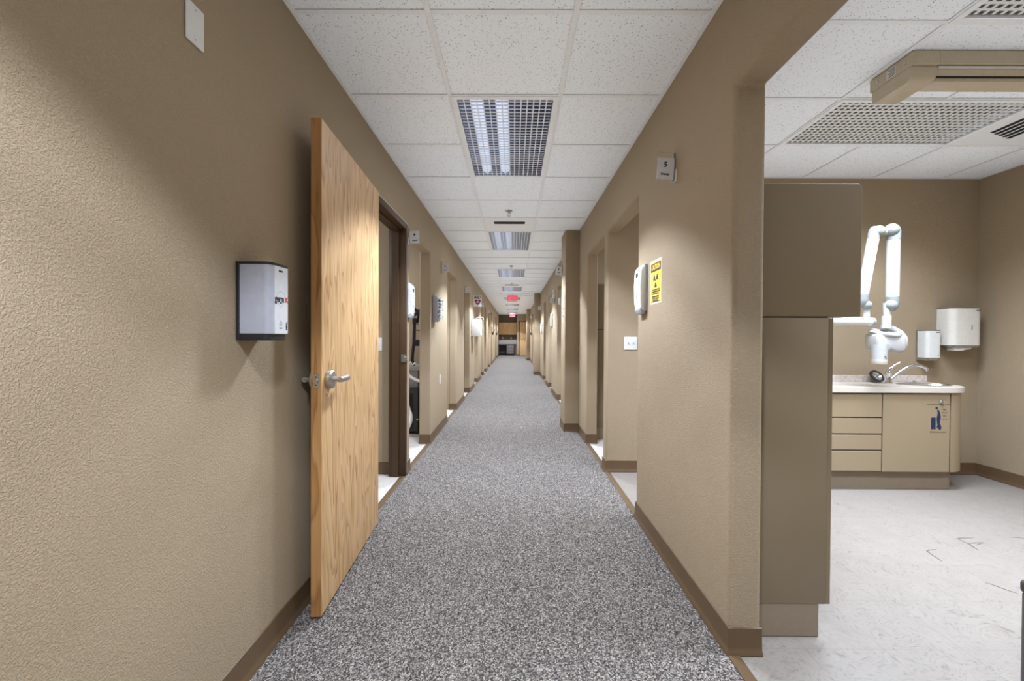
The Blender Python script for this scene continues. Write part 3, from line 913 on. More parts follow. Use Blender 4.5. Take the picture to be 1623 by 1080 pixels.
b = BM(); tube(b, [(2.766, YA, 1.962), (2.775, YA, 2.01), (2.782, YA, 2.035), (2.786, YA, 2.05), (2.79, YA, 2.058)], [.0385, .0395, .037, .028, .012], 20); ball(b, (2.80, YA - .012, 2.020), .044); xp('upper_elbow', b, 'xray_grey')
b = BM(); tube(b, [(2.80, YA, 2.018), (2.90, YA, 2.023)], .027, 16); xp('elbow_link', b, 'xray_white')
b = BM(); tube(b, [(2.922, YA, 1.955), (2.922, YA, 2.02), (2.920, YA, 2.045), (2.915, YA, 2.062), (2.91, YA, 2.068)], [.044, .0445, .041, .030, .012], 20); ball(b, (2.898, YA - .012, 2.030), .049); xp('upper_elbow', b, 'xray_grey')
b = BM(); tube(b, [(2.922, YA, 1.965), (2.920, YA, 1.512)], .0425, 22); xp('second_arm', b, 'xray_white')
b = BM(); tube(b, [(2.920, YA, 1.518), (2.920, YA, 1.47), (2.918, YA, 1.442), (2.912, YA, 1.424), (2.905, YA, 1.415)], [.043, .043, .040, .030, .012], 20); ball(b, (2.900, YA - .012, 1.452), .043); xp('lower_elbow', b, 'xray_grey')
b = BM(); tube(b, [(2.876, YA, 1.47), (2.878, YA, 1.42), (2.880, YA, 1.372), (2.878, YA, 1.37), (2.876, YA, 1.275)], [.024, .023, .023, .031, .030], 18); xp('swivel_neck', b, 'xray_white')
# yoke
b = BM(); yk = [(2.868, YA + .03, 1.285), (2.91, YA + .035, 1.288), (2.955, YA + .03, 1.272), (2.995, YA + .015, 1.240), (3.012, YA, 1.20), (3.012, YA, 1.15), (3.004, YA, 1.125)]
tube(b, yk, [.018, .020, .022, .024, .025, .025, .022], 14); xp('yoke', b, 'xray_head')
b = BM(); tube(b, [(2.94, YA, 1.165), (3.01, YA, 1.150)], .026, 16); xp('yoke_pivot', b, 'xray_grey')
# head: body, oval ring, nozzle
b = BM()
poly = [(2.749, 1.235), (2.752, 1.15), (2.762, 1.10), (2.80, 1.085), (2.84, 1.092), (2.862, 1.108), (2.90, 1.092), (2.955, 1.09), (2.975, 1.105), (2.982, 1.15), (2.980, 1.215), (2.95, 1.228), (2.87, 1.236)]
prism(b, poly, 'Y', YA - .068, YA + .06, .022, 3); hd = xp('tube_head', b, 'xray_head')
b = BM()
ringv = []
for i in range(32):
    a = 2 * PI * i / 32
    row = []
    for k in range(10):
        q = 2 * PI * k / 10
        rr = 1 + .28 * math.cos(q)
        row.append(b.verts.new((2.865 + .093 * rr * math.cos(a), YA - .004 + .062 * rr * math.sin(a), 1.238 + .016 * math.sin(q) + .016 * math.sin(a) - .012 * math.cos(a))))
    ringv.append(row)
for i in range(32):
    for k in range(10):
        b.faces.new((ringv[i][k], ringv[(i + 1) % 32][k], ringv[(i + 1) % 32][(k + 1) % 10], ringv[i][(k + 1) % 10]))
xp('grip_ring', b, 'xray_head', hd)
b = BM()
for i in range(24): pass
lathe(b, [(1.16, -.006), (1.18, 0), (1.16, .006)], (2.865, YA - .004, 1.222), 'Z', 32, .1005, .066); xp('seam_band', b, 'xray_grey', hd)
b = BM(); tube(b, [(2.80, YA - .03, 1.15), (2.797, YA - .034, 1.07), (2.796, YA - .036, 1.035)], [.052, .049, .048], 24); xp('nozzle', b, 'xray_head', hd)
b = BM(); tube(b, [(2.796, YA - .036, 1.037), (2.796, YA - .037, 1.004), (2.796, YA - .037, 1.0)], [.0495, .0485, .045], 24); xp('nozzle_collar', b, 'cream_plastic', hd)
o = text_obj('maker_mark', 'PL', .018, 'ink', hd, (0, 0, 0)); o.location = (2.802, YA - .0845, 1.056)
o = text_obj('maker_mark', 'xr-60', .009, 'ink', hd, (0, 0, 0)); o.location = (2.802, YA - .0845, 1.043)

# bow-fronted wall dispensers ------------------------------------------------
def bowfront(w_, d, bv, n=6):
    """plan outline, back on y=0, front towards -y, chamfered round front corners"""
    return [(-w_/2, 0)] + arc(-w_/2 + bv, -d + bv, bv, 180, 270, n) + arc(w_/2 - bv, -d + bv, bv, 270, 360, n) + [(w_/2, 0)]
def dispenser(name, label, loc, rz, w_, h_, d, bv, side_mat, front_mat, trim_mat):
    r = thing(name, label, 'dispenser', loc, rz)
    b = BM(); prism(b, bowfront(w_, d, bv), 'Z', .0, h_, .003, 1); cov = finish('cover', b, side_mat, r)
    if front_mat != side_mat:
        b = BM(); box(b, -w_/2 + bv * 1.02, w_/2 - bv * .6, -d - .0012, -d + .004, .002, h_ - .002, .0008, 1); finish('front_panel', b, front_mat, cov)
    b = BM(); prism(b, bowfront(w_ + .004, d + .002, bv), 'Z', h_ - .0005, h_ + .006); finish('top_cap', b, trim_mat, r)
    b = BM(); prism(b, bowfront(w_ - .002, d - .006, bv), 'Z', -.021, .0008, .003, 1); finish('bottom_tray', b, trim_mat, r)
    b = BM(); box(b, -w_/2 - .004, w_/2 + .004, -.012, -.001, -.02, h_ + .005, .002, 1); finish('back_plate', b, trim_mat, r)
    return r
gd = dispenser('sanitizer_dispenser', 'silver and black hand sanitizer dispenser lettered on its front, on the near left wall', (XL, 1.477, 1.202), LEFT_WALL, .122, .236, .115, .024, 'silver_plastic', 'front_plastic', 'black_plastic')
fyy = -.1168
text_obj('logo_lettering', 'germ', .033, 'ink', gd, (-.009, fyy, .122), bold=.0008, sx=.82)
text_obj('logo_lettering', 'x', .036, 'red_ink', gd, (.0345, fyy, .124), bold=.0008)
text_obj('small_print', 'ultra', .0075, 'ink', gd, (.0, fyy, .109))
b = BM()
sh = [(-.030, .128), (-.022, .142), (0, .150), (.022, .142), (.030, .128), (.018, .108), (.0, .092), (-.018, .108)]
si = [(x * .93, .122 + (z - .122) * .93) for x, z in sh]
n = len(sh)
for i in range(n):
    q = [(sh[i]), (sh[(i + 1) % n]), si[(i + 1) % n], si[i]]
    b.faces.new([b.verts.new((x, fyy + .0003, z)) for x, z in q])
bmesh.ops.remove_doubles(b, verts=b.verts[:], dist=1e-5)
finish('logo_outline', b, 'grey_plastic', gd)
text_obj('small_print', 'PURELY', .0075, 'ink', gd, (.0, fyy, .218), bold=.0003)
b = BM(); prism(b, [(-.007, .030), (.007, .030), (.009, .036), (.004, .045), (0, .049), (-.004, .045), (-.009, .036)], 'Y', fyy - .0003, fyy); finish('drop_mark', b, 'grey_plastic', gd)
text_obj('small_print', 'recycle', .006, 'ink', gd, (.0, fyy, .022))
text_obj('small_print', 'REFILL', .010, 'ink', gd, (.037, fyy, .030), rot=(PI/2, -PI/2, 0), bold=.0005)

sd = dispenser('soap_dispenser', 'small white soap dispenser on the wall above the sink', (3.617, YB, 1.028), FACE_CAM, .128, .238, .10, .03, 'white_plastic', 'white_plastic', 'steel')
text_obj('maker_mark', 'SCOTT', .010, 'ink', sd, (.028, -.1006, .222), bold=.0004)
text_obj('maker_mark', 'ok', .010, 'ink', sd, (.03, -.1006, .028), bold=.0004)

pd = thing('towel_dispenser', 'large white paper towel dispenser beside the soap dispenser', 'dispenser', (3.857, YB, 1.138))
b = BM(); prism(b, bowfront(.265, .14, .05), 'Z', 0, .318, .003, 1); cv = finish('cover', b, 'cream_plastic', pd)
b = BM(); prism(b, bowfront(.268, .141, .05), 'Z', .3175, .327, .001, 1); finish('top_cap', b, 'steel', pd)
b = BM(); prism(b, bowfront(.258, .136, .05), 'Z', -.015, .0005, .003, 1); finish('bottom_tray', b, 'steel', pd)
b = BM(); box(b, .030, .037, -.1412, -.1395, .135, .175, .0006, 1); finish('window_slot', b, 'dark_grey', cv)
text_obj('maker_mark', 'SCOTT', .012, 'ink', pd, (.088, -.1406, .300), bold=.0004)
b = BM()
prof = [(-.085, -.012), (.075, -.014), (.062, -.032), (.02, -.036), (-.01, -.046), (-.08, -.046)]
prism(b, prof, 'Y', -.11, -.04, .008, 2); finish('paper_towel', b, 'tissue', pd)

# ceiling track housing
tr = thing('ceiling_track', 'beige ceiling-mounted track housing with slotted rail in the x-ray room', 'ceiling track', (1.935, 2.09, ZR))
b = BM(); box(b, 0, .131, 0, .255, -.068, .0, .003, 1); e1 = finish('end_box', b, 'beige_metal', tr)
prof = [(.012, -.0675), (.012, -.095)] + arc(.052, -.095, .04, 180, 270, 6) + [(.235, -.135), (.245, -.125), (.245, -.0675)]
b = BM(); prism(b, prof, 'X', .004, .131, .002, 1); finish('end_cap', b, 'beige_metal', tr)
b = BM(); box(b, .131, 2.05, 0, .125, -.066, 0, .003, 1); finish('rail_top', b, 'beige_metal', tr)
b = BM(); box(b, .1310, 2.05, .008, .060, -.0665, -.0605); finish('upper_slot', b, 'slot_black', tr)
b = BM(); box(b, .133, 2.05, .010, .122, -.080, -.0668, .002, 1); finish('slide_strip', b, 'cream_plastic', tr)
b = BM(); prism(b, [(.014, -.081), (.030, -.108), (.122, -.108), (.122, -.081)], 'X', .131, 2.05, .002, 1); finish('rail_bottom', b, 'beige_metal', tr)
b = BM(); box(b, .131, 2.05, .030, .115, -.1135, -.1075); finish('lower_slot', b, 'slot_black', tr)
b = BM(); box(b, .131, 2.05, .034, .122, -.133, -.113, .004, 2); finish('lower_rail', b, 'beige_metal', tr)
for y in (.045, .205):
    b = BM(); lathe(b, [(0, -.004), (.007, -.003), (.008, 0)], (-.0, y, -.034), 'X', 12); finish('screw', b, 'steel', tr)
b = BM(); box(b, -.0008, .0002, .095, .150, -.060, -.014); lb = finish('maker_label', b, 'paper', tr)
for i in range(5):
    b = BM(); box(b, -.0012, -.0007, .100, .100 + .044 * (.9 - .25 * (i % 2)), -.054 + i * .008, -.051 + i * .008); finish('print_line', b, 'ink', lb)

# air diffuser in the x-ray room ceiling
def diffuser(label, x0, x1, y0, y1, z, slots, along, group):
    r = thing('air_diffuser', label, 'air vent', (x0, y0, z), group=group)
    W_, L_ = x1 - x0, y1 - y0
    b = BM(); box(b, .012, W_ - .012, .012, L_ - .012, .001, .012, .002, 1); finish('plate', b, 'grid_white', r)
    for sx0, sx1, sy0, sy1 in slots:
        b = BM(); box(b, sx0, sx1, sy0, sy1, -.003, .002); s_ = finish('slot', b, 'slot_black', r)
        b = BM()
        if along == 'x': box(b, sx0, sx1, sy1, sy1 + .006, -.006, .002, .001, 1)
        else: box(b, sx1, sx1 + .005, sy0, sy1, -.006, .002, .001, 1)
        finish('slot_lip', b, 'grid_white', s_)
    return r
diffuser('white ceiling air diffuser with black slots in the x-ray room', 3.14, 3.75, 2.52, 3.13, ZR, [(.09 + .05 * i, .115 + .05 * i, .07 + .045 * i, .40 + .02 * i) for i in range(5)], 'y', 'air vents')
for rr, wd in ((5, 'before the second corridor light'), (15, 'before the fourth corridor light')):
    diffuser('white corridor ceiling air vent with one black slot ' + wd, GX[0], GX[1], GY0 + GP * rr, GY0 + GP * (rr + 1), ZC, [(.125, .485, .15, .24)], 'x', 'air vents')
    b = BM()
# sprinklers
def sprinkler(label, x, y, z=ZC):
    r = thing('sprinkler_head', label, 'sprinkler', (x, y, z), group='sprinklers along the corridor')
    b = BM(); lathe(b, [(0, 0), (.035, 0), (.033, -.006), (.014, -.008), (.012, -.02), (0, -.02)], (0, 0, 0), 'Z', 18); finish('escutcheon', b, 'satin', r)
    for s in (-1, 1):
        b = BM(); tube(b, [(s * .010, 0, -.018), (s * .016, 0, -.035), (s * .004, 0, -.052)], .003, 8); finish('frame_arm', b, 'satin', r)
    b = BM(); lathe(b, [(0, -.050), (.017, -.052), (.017, -.055), (0, -.056)], (0, 0, 0), 'Z', 14); finish('deflector', b, 'satin', r)
sprinkler('chrome fire sprinkler in the corridor ceiling before the black air slot', -.055, 4.55)
sprinkler('small fire sprinkler in the corridor ceiling before the third light', -.05, 8.1)
sprinkler('farthest small fire sprinkler in the corridor ceiling', -.05, 10.7)

# grey bin whose edge shows at the right border
wb = thing('waste_bin', 'dark grey waste bin at the right edge of the x-ray room floor', 'bin', (1.791, 1.27, -.0018))
b = BM(); prism(b, rrect(-.125, .14, -.13, .13, .02), 'Z', .0, .37, .004, 1); finish('body', b, 'bin_grey', wb)
b = BM(); prism(b, rrect(-.128, .143, -.133, .133, .02), 'Z', .37, .412, .012, 3); finish('lid', b, 'dark_grey', wb)
b = BM(); box(b, -.03, .03, -.165, -.125, .015, .03, .004, 2); finish('pedal', b, 'dark_grey', wb)

# ================================================================== WALL FITTINGS
def wall_plate(name, label, loc, rz, w_=.07, h_=.115, toggles=0, outlet=False, group=None):
    r = thing(name, label, 'wall plate', loc, rz, group)
    b = BM(); prism(b, rrect(-w_/2, w_/2, -h_/2, h_/2, .004, 3), 'Y', -.0055, -.0003, .002, 2); finish('plate', b, 'white_plastic', r)
    if not toggles and not outlet:
        for z in (-.042, .042):
            b = BM(); lathe(b, [(0, -.0065), (.0028, -.0062), (.003, -.005)], (0, 0, z), 'Y', 10); finish('screw', b, 'grey_plastic', r)
    for i in range(toggles):
        x = (i - (toggles - 1) / 2) * .046
        b = BM(); box(b, x - .005, x + .005, -.014, -.005, -.006, .012, .002, 1); finish('toggle', b, 'grey_plastic' if toggles > 1 else 'white_plastic', r)
    if outlet:
        for z in (-.02, .02):
            b = BM(); prism(b, rrect(-.016, .016, z - .014, z + .014, .006, 3), 'Y', -.007, -.005); s_ = finish('socket', b, 'white_plastic', r)
            for x in (-.006, .006):
                b = BM(); box(b, x - .001, x + .001, -.0073, -.0068, z - .004, z + .004); finish('socket_slot', b, 'ink', s_)
    return r
wall_plate('blank_plate', 'white blank wall plate high on the near left wall', (XL, 1.231, 2.09), LEFT_WALL)
wall_plate('light_switch', 'white double light switch seen through the second doorway on the right', (1.035, YB, 1.142), FACE_CAM, .116, .115, 2)
wall_plate('light_switch', 'white light switch seen in the framed doorway behind the oak door', (-1.172, 3.68, 1.125), FACE_CAM, .07, .115, 1)
wall_plate('wall_outlet', 'white wall outlet low on the pier between the cart room and the next doorway', (XL, 5.34, .655), LEFT_WALL, outlet=True)
wall_plate('light_switch', 'small white switch on the partition past the near column', (.855, 8.039, 1.86), FACE_CAM, .045, .13, 0)

# upright bow-front hand sanitizers
def hand_sanitizer(label, loc, rz, group='upright hand sanitizers'):
    r = thing('hand_sanitizer', label, 'dispenser', loc, rz, group)
    prof = [(0, .0), (-.026, .0), (-.040, .018), (-.046, .06), (-.048, .16), (-.043, .245), (-.033, .272), (-.0, .28)]
    b = BM(); prism(b, prof, 'X', -.068, .068, .010, 3)
    finish('cover', b, 'white_plastic', r)
    b = BM(); box(b, -.071, .071, -.022, -.001, -.004, .284, .004, 2); finish('back_plate', b, 'grey_plastic', r)
    b = BM(); prism(b, [(-.004, -.022), (-.028, -.026), (-.043, .004), (-.040, .02), (-.004, .02)], 'X', -.055, .055, .006, 2); finish('nozzle_base', b, 'grey_plastic', r)
    b = BM(); box(b, -.016, .016, -.0490, -.038, .205, .235, .003, 1); finish('level_window', b, 'ink', r)
    b = BM(); prism(b, arc(0, .10, .022, 0, 360, 18)[:-1], 'Y', -.0505, -.042); finish('press_pad', b, 'front_plastic', r)
    text_obj('lettering', 'HAND', .010, 'grey_plastic', r, (0, -.0485, .16))
    return r
hand_sanitizer('white and grey hand sanitizer beside the yellow radiation notice on the near right pier', (XR, 2.695, 1.365), RIGHT_WALL)
hand_sanitizer('white hand sanitizer beside the dark door frame on the left wall', (XL, 3.728, 1.375), LEFT_WALL)
hand_sanitizer('small white hand sanitizer on the far right wall below the clock', (XR, 9.0, 1.41), RIGHT_WALL)
hand_sanitizer('farthest white hand sanitizer on the right wall before the middle column', (XR, 12.3, 1.30), RIGHT_WALL)

# glove holder on the left pier
gh = thing('glove_holder', 'grey curved glove box holder on the left pier below sign 3', 'dispenser', (XL, 4.93, 1.37), LEFT_WALL)
b = BM(); prism(b, [(-.001, 0), (-.03, -.012), (-.055, .0), (-.060, .01), (-.060, .26), (-.045, .285), (-.001, .29)], 'X', -.085, .085, .006, 2); finish('tray', b, 'silver_plastic', gh)
b = BM(); box(b, -.070, .070, -.088, -.058, .03, .26, .004, 2); finish('glove_box', b, 'patterned', gh)
for z in (.04, .13, .22):
    b = BM(); box(b, .070, .086, -.092, -.050, z, z + .03, .003, 1); finish('clip', b, 'steel', gh)

# radiation notice
rn = thing('radiation_notice', 'yellow radiation caution notice with black trefoil on the near right pier', 'sign', (XR, 2.470, 1.40), RIGHT_WALL)
b = BM(); box(b, -.088, .088, -.002, -.0004, 0, .235, .0006, 1); finish('sheet', b, 'yellow', rn)
b = BM(); box(b, -.094, .094, -.0014, -.0002, -.008, .247); finish('backing', b, 'cream_plastic', rn)
b = BM(); box(b, -.085, .085, -.0026, -.0019, .180, .228); hb = finish('header', b, 'hazard_dark', rn)
text_obj('header_text', 'CAUTION', .040, 'yellow', rn, (0, -.003, .204), bold=.0012, sx=.78)
for k in range(3):
    a0 = 90 + 120 * k
    poly = arc(0, .128, .043, a0 + 150, a0 + 210, 8) + arc(0, .128, .012, a0 + 210, a0 + 150, 5)
    b = BM(); prism(b, poly, 'Y', -.0026, -.0019); finish('trefoil_blade', b, 'ink', rn)
b = BM(); prism(b, arc(0, .128, .008, 0, 360, 14)[:-1], 'Y', -.0026, -.0019); finish('trefoil_hub', b, 'ink', rn)
for i, s in enumerate(('X-RAY EQUIPMENT IN USE', 'NO UNAUTHORIZED ENTRY', 'KEEP DOOR CLOSED', 'PREGNANT PATIENTS', 'TELL THE OPERATOR', 'BEFORE EXPOSURE')):
    text_obj('notice_text', s, .0125, 'ink', rn, (0, -.0024, .073 - i * .0115 - (.005 if i > 2 else 0)), bold=.0004, sx=.92)
b = BM(); box(b, -.085, .085, -.0026, -.0019, .003, .006); finish('rule', b, 'hazard_dark', rn)

# projecting room signs
def room_sign(num, label, x, y, z, side, face=True, tiltz=0.0):
    """flag sign; side +1 hangs on a wall to its right, -1 to its left"""
    r = thing('room_sign', label, 'sign', (x, y, z), tiltz, 'projecting room number signs')
    s = side
    def X(a, b_): return (min(-s * a, -s * b_), max(-s * a, -s * b_))
    a, c = X(.006, .098)
    b = BM(); box(b, a, c, -.0035, .0035, 0, .142, .001, 1); finish('clear_panel', b, 'acrylic', r)
    a, c = X(.012, .095)
    b = BM(); box(b, a, c, -.0042, .0042, .003, .112); finish('paper_insert', b, 'paper', r)
    a, c = X(.0, .020)
    b = BM(); box(b, a, c, .004, .012, -.006, .148, .002, 1); finish('wall_bracket', b, 'cream_plastic', r)
    a, c = X(.0, .004)
    b = BM(); box(b, a, c, -.02, .02, -.006, .148, .001, 1); finish('wall_flange', b, 'white_plastic', r)
    cx = -s * .056
    if num:
        text_obj('room_number', num, .036, 'ink', r, (cx, -.0046, .078), bold=.0012)
        text_obj('room_name', 'Dental', .016, 'ink', r, (cx, -.0046, .030), bold=.0006)
    for v in r.children:
        pass
    r.rotation_euler = (0, math.radians(-4 * s) * -1, tiltz)
    return r
room_sign('5', 'projecting room sign numbered 5 on the near right pier', XR, 2.19, 1.998, 1)
room_sign('4', 'projecting room sign numbered 4 on the left wall above the white sanitizer', XL, 3.745, 2.002, -1)
room_sign('3', 'projecting room sign numbered 3 on the left pier', XL, 5.42, 2.0, -1)
room_sign('2', 'projecting room sign above the doorway past sign 3 on the left', XL, 8.15, 2.02, -1)
room_sign('6', 'projecting room sign numbered 6 on the near column on the right', .645, 5.66, 2.01, 1)
room_sign('7', 'projecting room sign numbered 7 below the round clock on the right', XR, 8.55, 1.86, 1)
room_sign('8', 'projecting room sign just before the middle column on the right', XR, 12.75, 1.98, 1)
room_sign('1', 'projecting room sign past the AED box on the left', XL, 11.9, 2.0, -1)
room_sign('', 'farthest projecting room sign on the left', XL, 15.1, 2.0, -1)
room_sign('', 'projecting room sign before the last column on the right', XR, 19.0, 2.0, 1)

# AED flag sign and cabinet
ae = thing('defibrillator_sign', 'white AED flag sign with plum heart badge on the left wall', 'sign', (XL, 9.75, 1.87), 0)
b = BM(); box(b, .004, .19, -.004, .004, 0, .255, .001, 1); finish('panel', b, 'white_plastic', ae)
b = BM(); box(b, 0, .008, -.02, .02, -.004, .26, .001, 1); finish('wall_flange', b, 'cream_plastic', ae)
text_obj('title', 'AED', .085, 'ink', ae, (.099, -.0046, .211), bold=.004)
hp = [(.099, .03), (.055, .075), (.028, .125), (.034, .158), (.058, .168), (.085, .158), (.099, .143), (.113, .158), (.14, .168), (.164, .158), (.170, .125), (.143, .075)]
b = BM(); prism(b, hp, 'Y', -.0048, -.0041); finish('heart_badge', b, 'plum_ink', ae)
b = BM(); prism(b, [(.06, .10), (.095, .125), (.135, .14), (.10, .105), (.13, .115), (.098, .075), (.105, .095), (.075, .09)], 'Y', -.0054, -.0047); finish('bolt_mark', b, 'white_plastic', ae)
ab = thing('defibrillator_box', 'white AED wall box below the AED sign', 'box', (XL, 9.42, 1.19), LEFT_WALL)
b = BM(); box(b, -.19, .19, -.205, -.001, 0, .38, .008, 2); finish('body', b, 'white_plastic', ab)
b = BM(); box(b, -.17, .17, -.215, -.204, .02, .36, .004, 2); d_ = finish('door', b, 'white_plastic', ab)
b = BM(); tube(b, [(.13, -.214, .17), (.13, -.235, .175), (.13, -.235, .205), (.13, -.214, .21)], .005, 8); finish('handle', b, 'satin', d_)
b = BM(); tube(b, [(-.16, -.10, .38), (-.16, -.10, .385), (-.16, -.14, .41), (-.10, -.17, .42), (-.02, -.24, .418), (.02, -.25, .40), (.02, -.25, .37)], .010, 10); finish('alarm_arm', b, 'grey_plastic', ab)

# round clock on the right wall
ck = thing('wall_clock', 'round white wall clock above sign 7 on the right', 'clock', (XR, 8.42, 2.03), RIGHT_WALL)
b = BM(); lathe(b, [(0, -.001), (.085, -.001), (.09, -.012), (.088, -.05), (.078, -.055), (.074, -.048), (0, -.048)], (0, 0, 0), 'Y', 32); finish('case', b, 'white_plastic', ck)
b = BM(); box(b, -.005, .005, -.052, -.0485, -.01, .05); finish('minute_hand', b, 'ink', ck)
b = BM(); box(b, -.01, .04, -.052, -.0485, -.006, .006); finish('hour_hand', b, 'ink', ck)
# strip of pictograms on the near column
ps = thing('pictogram_strip', 'narrow strip of pictograms on the corridor side of the near column', 'sign', (.645, 5.56, 1.38), RIGHT_WALL)
b = BM(); box(b, -.05, .05, -.003, -.0003, 0, .21, .0005, 1); finish('sheet', b, 'cream_plastic', ps)
for i, m in enumerate(('yellow', 'hazard_dark', 'yellow', 'hazard_dark')):
    b = BM(); box(b, -.035, .035, -.004, -.0028, .012 + i * .05, .047 + i * .05); finish('pictogram', b, m, ps)
# dark wall holders far down the corridor
for lab, x, y, rz in (('black wall file holder by the far left door frame', XL, 18.2, LEFT_WALL), ('black wall file holder by the last left door frame', XL, 22.6, LEFT_WALL), ('black wall file holder by the far right door frame', XR, 19.3, RIGHT_WALL)):
    r = thing('file_holder', lab, 'holder', (x, y, 1.25), rz, 'black wall holders')
    b = BM(); prism(b, [(-.001, 0), (-.04, .0), (-.12, .22), (-.11, .24), (-.05, .1), (-.012, .1), (-.012, .34), (-.001, .34)], 'X', -.14, .14, .003, 1); finish('tray', b, 'black_plastic', r)

# exit signs
def exit_sign(label, x, y, ztop, w_, h_):
    r = thing('exit_sign', label, 'sign', (x, y, ztop), group='red exit signs')
    b = BM(); box(b, -.03, .03, -.02, .02, -.015, 0, .004, 1); finish('canopy', b, 'white_plastic', r)
    b = BM(); box(b, -w_/2, w_/2, -.022, .022, -.015 - h_, -.012, .006, 2); finish('housing', b, 'white_plastic', r)
    text_obj('exit_letters', 'EXIT', h_ * .92, 'exit_red', r, (0, -.0226, -.014 - h_ * .5), bold=.006, sx=.92)
exit_sign('red EXIT sign hanging from the corridor ceiling before the fifth light', -.045, 13.9, ZC, .33, .20)
exit_sign('small red EXIT sign over the desk niche at the corridor end', -.08, 24.6, ZC - .02, .33, .20)

# ================================================================== DESK NICHE AT THE CORRIDOR END
YN = YEND
uc = thing('wall_cabinet', 'oak wall cabinet with two doors in the niche at the corridor end', 'cabinet', (-.37, YN + .30, 1.29))
b = BM(); box(b, -.555, .555, 0, .315, 0, .74, .002, 1); finish('body', b, 'oak', uc)
for i in range(2):
    a = -.553 + i * .555
    b = BM(); box(b, a, a + .551, -.02, 0, .004, .736, .003, 1); d = finish('door', b, 'oak', uc)
    b = BM(); tube(b, [((-.05 if i == 0 else .05), -.02, .06), ((-.05 if i == 0 else .05), -.045, .06), ((-.05 if i == 0 else .05), -.045, .14), ((-.05 if i == 0 else .05), -.02, .14)], .005, 8); finish('handle', b, 'satin', d)
dk = thing('built_in_desk', 'dark built-in desk with drawers in the niche at the corridor end', 'desk', (-.37, YN + .06, 0))
b = BM(); box(b, -.555, .42, -.02, .54, .65, .69, .004, 1); finish('desk_top', b, 'desk_dark', dk)
b = BM(); box(b, -.06, .40, .0, .53, .10, .648, .003, 1); pdst = finish('pedestal', b, 'desk_dark', dk)
for i in range(3):
    b = BM(); box(b, -.05, .39, -.016, 0, .12 + i * .175, .285 + i * .175, .003, 1); d = finish('drawer', b, 'desk_drawer', dk)
    b = BM(); box(b, .13, .21, -.03, -.016, .20 + i * .175, .212 + i * .175, .002, 1); finish('pull', b, 'satin', d)
b = BM(); box(b, -.06, .40, .04, .5, 0, .10); finish('plinth', b, 'desk_dark', dk)
b = BM(); box(b, -.555, -.52, .0, .53, 0, .648, .003, 1); finish('side_panel', b, 'desk_dark', dk)
b = BM(); box(b, -.52, -.06, .45, .48, .10, .648); finish('modesty_panel', b, 'desk_dark', dk)
ux = thing('splash_panel', 'cream laminate upstand panel above the dark desk in the niche', 'panel', (-.37, YN + .55, .692))
b = BM(); box(b, -.555, .555, 0, .06, 0, .262, .004, 1); finish('panel', b, 'counter', ux)
for i, x in enumerate((-.68, -.15)):
    wall_plate('wall_outlet', ('left' if i == 0 else 'right') + ' white outlet under the oak cabinet in the end niche', (x, YN + .62, 1.08), FACE_CAM, outlet=True)

# ================================================================== CART SEEN THROUGH THE SECOND LEFT DOORWAY
ct = thing('dental_cart', 'dark dental cart with black monitor arm and white hoses in the second left doorway', 'cart', (-1.32, 5.25, 0))
b = BM(); box(b, -.28, .16, -.08, .34, .03, .55, .006, 2); cb = finish('cabinet', b, 'dark_grey', ct)
b = BM(); box(b, .05, .10, -.086, -.078, .06, .50, .003, 1); finish('vent_panel', b, 'black_plastic', cb)
b = BM(); prism(b, arc(.155, .18, .012, 0, 360, 10)[:-1], 'Y', -.09, -.078); finish('valve_knob', b, 'yellow', cb)
b = BM(); box(b, -.26, .14, .0, .30, .55, .78, .004, 1); finish('riser', b, 'grey_plastic', ct)
b = BM(); box(b, -.34, .20, -.14, .36, .78, .825, .008, 2); tt = finish('tray_top', b, 'tray_metal', ct)
for x, y in ((-.26, -.06), (.14, -.06), (-.26, .32), (.14, .32)):
    b = BM(); lathe(b, [(0, 0), (.02, 0), (.02, .03), (0, .03)], (x, y, 0), 'Z', 12); finish('foot', b, 'black_plastic', ct)
b = BM(); tube(b, [(.085, .0, .82), (.075, -.02, .90), (.078, 0, 1.0), (.085, .02, 1.1), (.09, .02, 1.24), (.095, .02, 1.39)], [.02, .019, .018, .020, .020, .017], 12); pl = finish('monitor_pole', b, 'black_plastic', ct)
b = BM(); box(b, .085, .17, -.0, .05, 1.07, 1.15, .008, 2); finish('pole_clamp', b, 'black_plastic', pl)
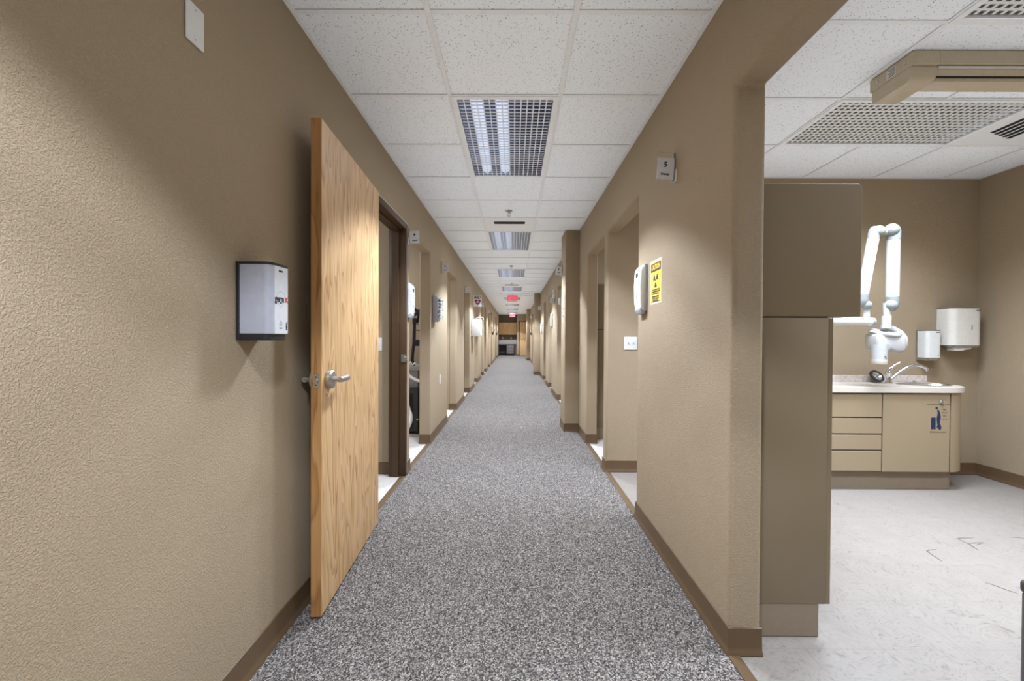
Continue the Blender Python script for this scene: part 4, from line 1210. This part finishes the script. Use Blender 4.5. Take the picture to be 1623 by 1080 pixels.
b = BM(); tube(b, [(.095, .02, 1.27), (.15, .0, 1.265), (.165, .0, 1.25)], .008, 8); finish('cable_hook', b, 'black_plastic', pl)
b = BM(); tube(b, [(.09, .02, 1.38), (.11, -.0, 1.37), (.15, -.02, 1.33)], .006, 8); finish('cable', b, 'black_plastic', pl)
b = BM(); box(b, .07, .115, -.01, .04, 1.34, 1.42, .01, 2); finish('arm_joint', b, 'black_plastic', pl)
b = BM(); tube(b, [(.12, .06, 1.36), (.13, .05, 1.44), (.138, .03, 1.49)], .016, 10); finish('monitor_arm', b, 'black_plastic', ct)
mp = []
s = .056
for (x, z) in ((-1, 1), (-.6, 1), (0, .45), (.6, 1), (1, 1), (1, .6), (.45, 0), (1, -.6), (1, -1), (.6, -1), (0, -.45), (-.6, -1), (-1, -1), (-1, -.6), (-.45, 0), (-1, .6)):
    mp.append((.138 + x * s, 1.49 + z * s))
b = BM(); prism(b, mp, 'Y', .0, .012, .002, 1); finish('monitor_plate', b, 'black_plastic', ct)
def hose(pts, r, nseg=60):
    P = [Vector(p) for p in pts]
    out = []
    for i in range(nseg + 1):
        tt_ = i / nseg * (len(P) - 1); k = min(int(tt_), len(P) - 2); f = tt_ - k
        p0, p1, p2, p3 = P[max(k - 1, 0)], P[k], P[k + 1], P[min(k + 2, len(P) - 1)]
        out.append(.5 * ((2 * p1) + (p2 - p0) * f + (2 * p0 - 5 * p1 + 4 * p2 - p3) * f * f + (3 * p1 - p0 - 3 * p2 + p3) * f ** 3))
    rs = [r * (1 + .09 * (i % 2)) for i in range(nseg + 1)]
    return tube(BM(), out, rs, 10)
finish('corrugated_hose', hose([(.03, -.16, .62), (.02, -.2, .48), (.06, -.2, .36), (.10, -.2, .22), (.06, -.2, .10), (.0, -.2, .05)], .026), 'hose', ct)
finish('suction_hose', hose([(.01, -.15, .80), (.06, -.15, .73), (.12, -.15, .685), (.2, -.15, .65)], .016, 30), 'hose', ct)
finish('tray_tubing', hose([(.05, -.1, .83), (.08, -.12, .88), (.10, -.1, .84), (.13, -.12, .87), (.16, -.1, .83)], .007, 30), 'hose', ct)
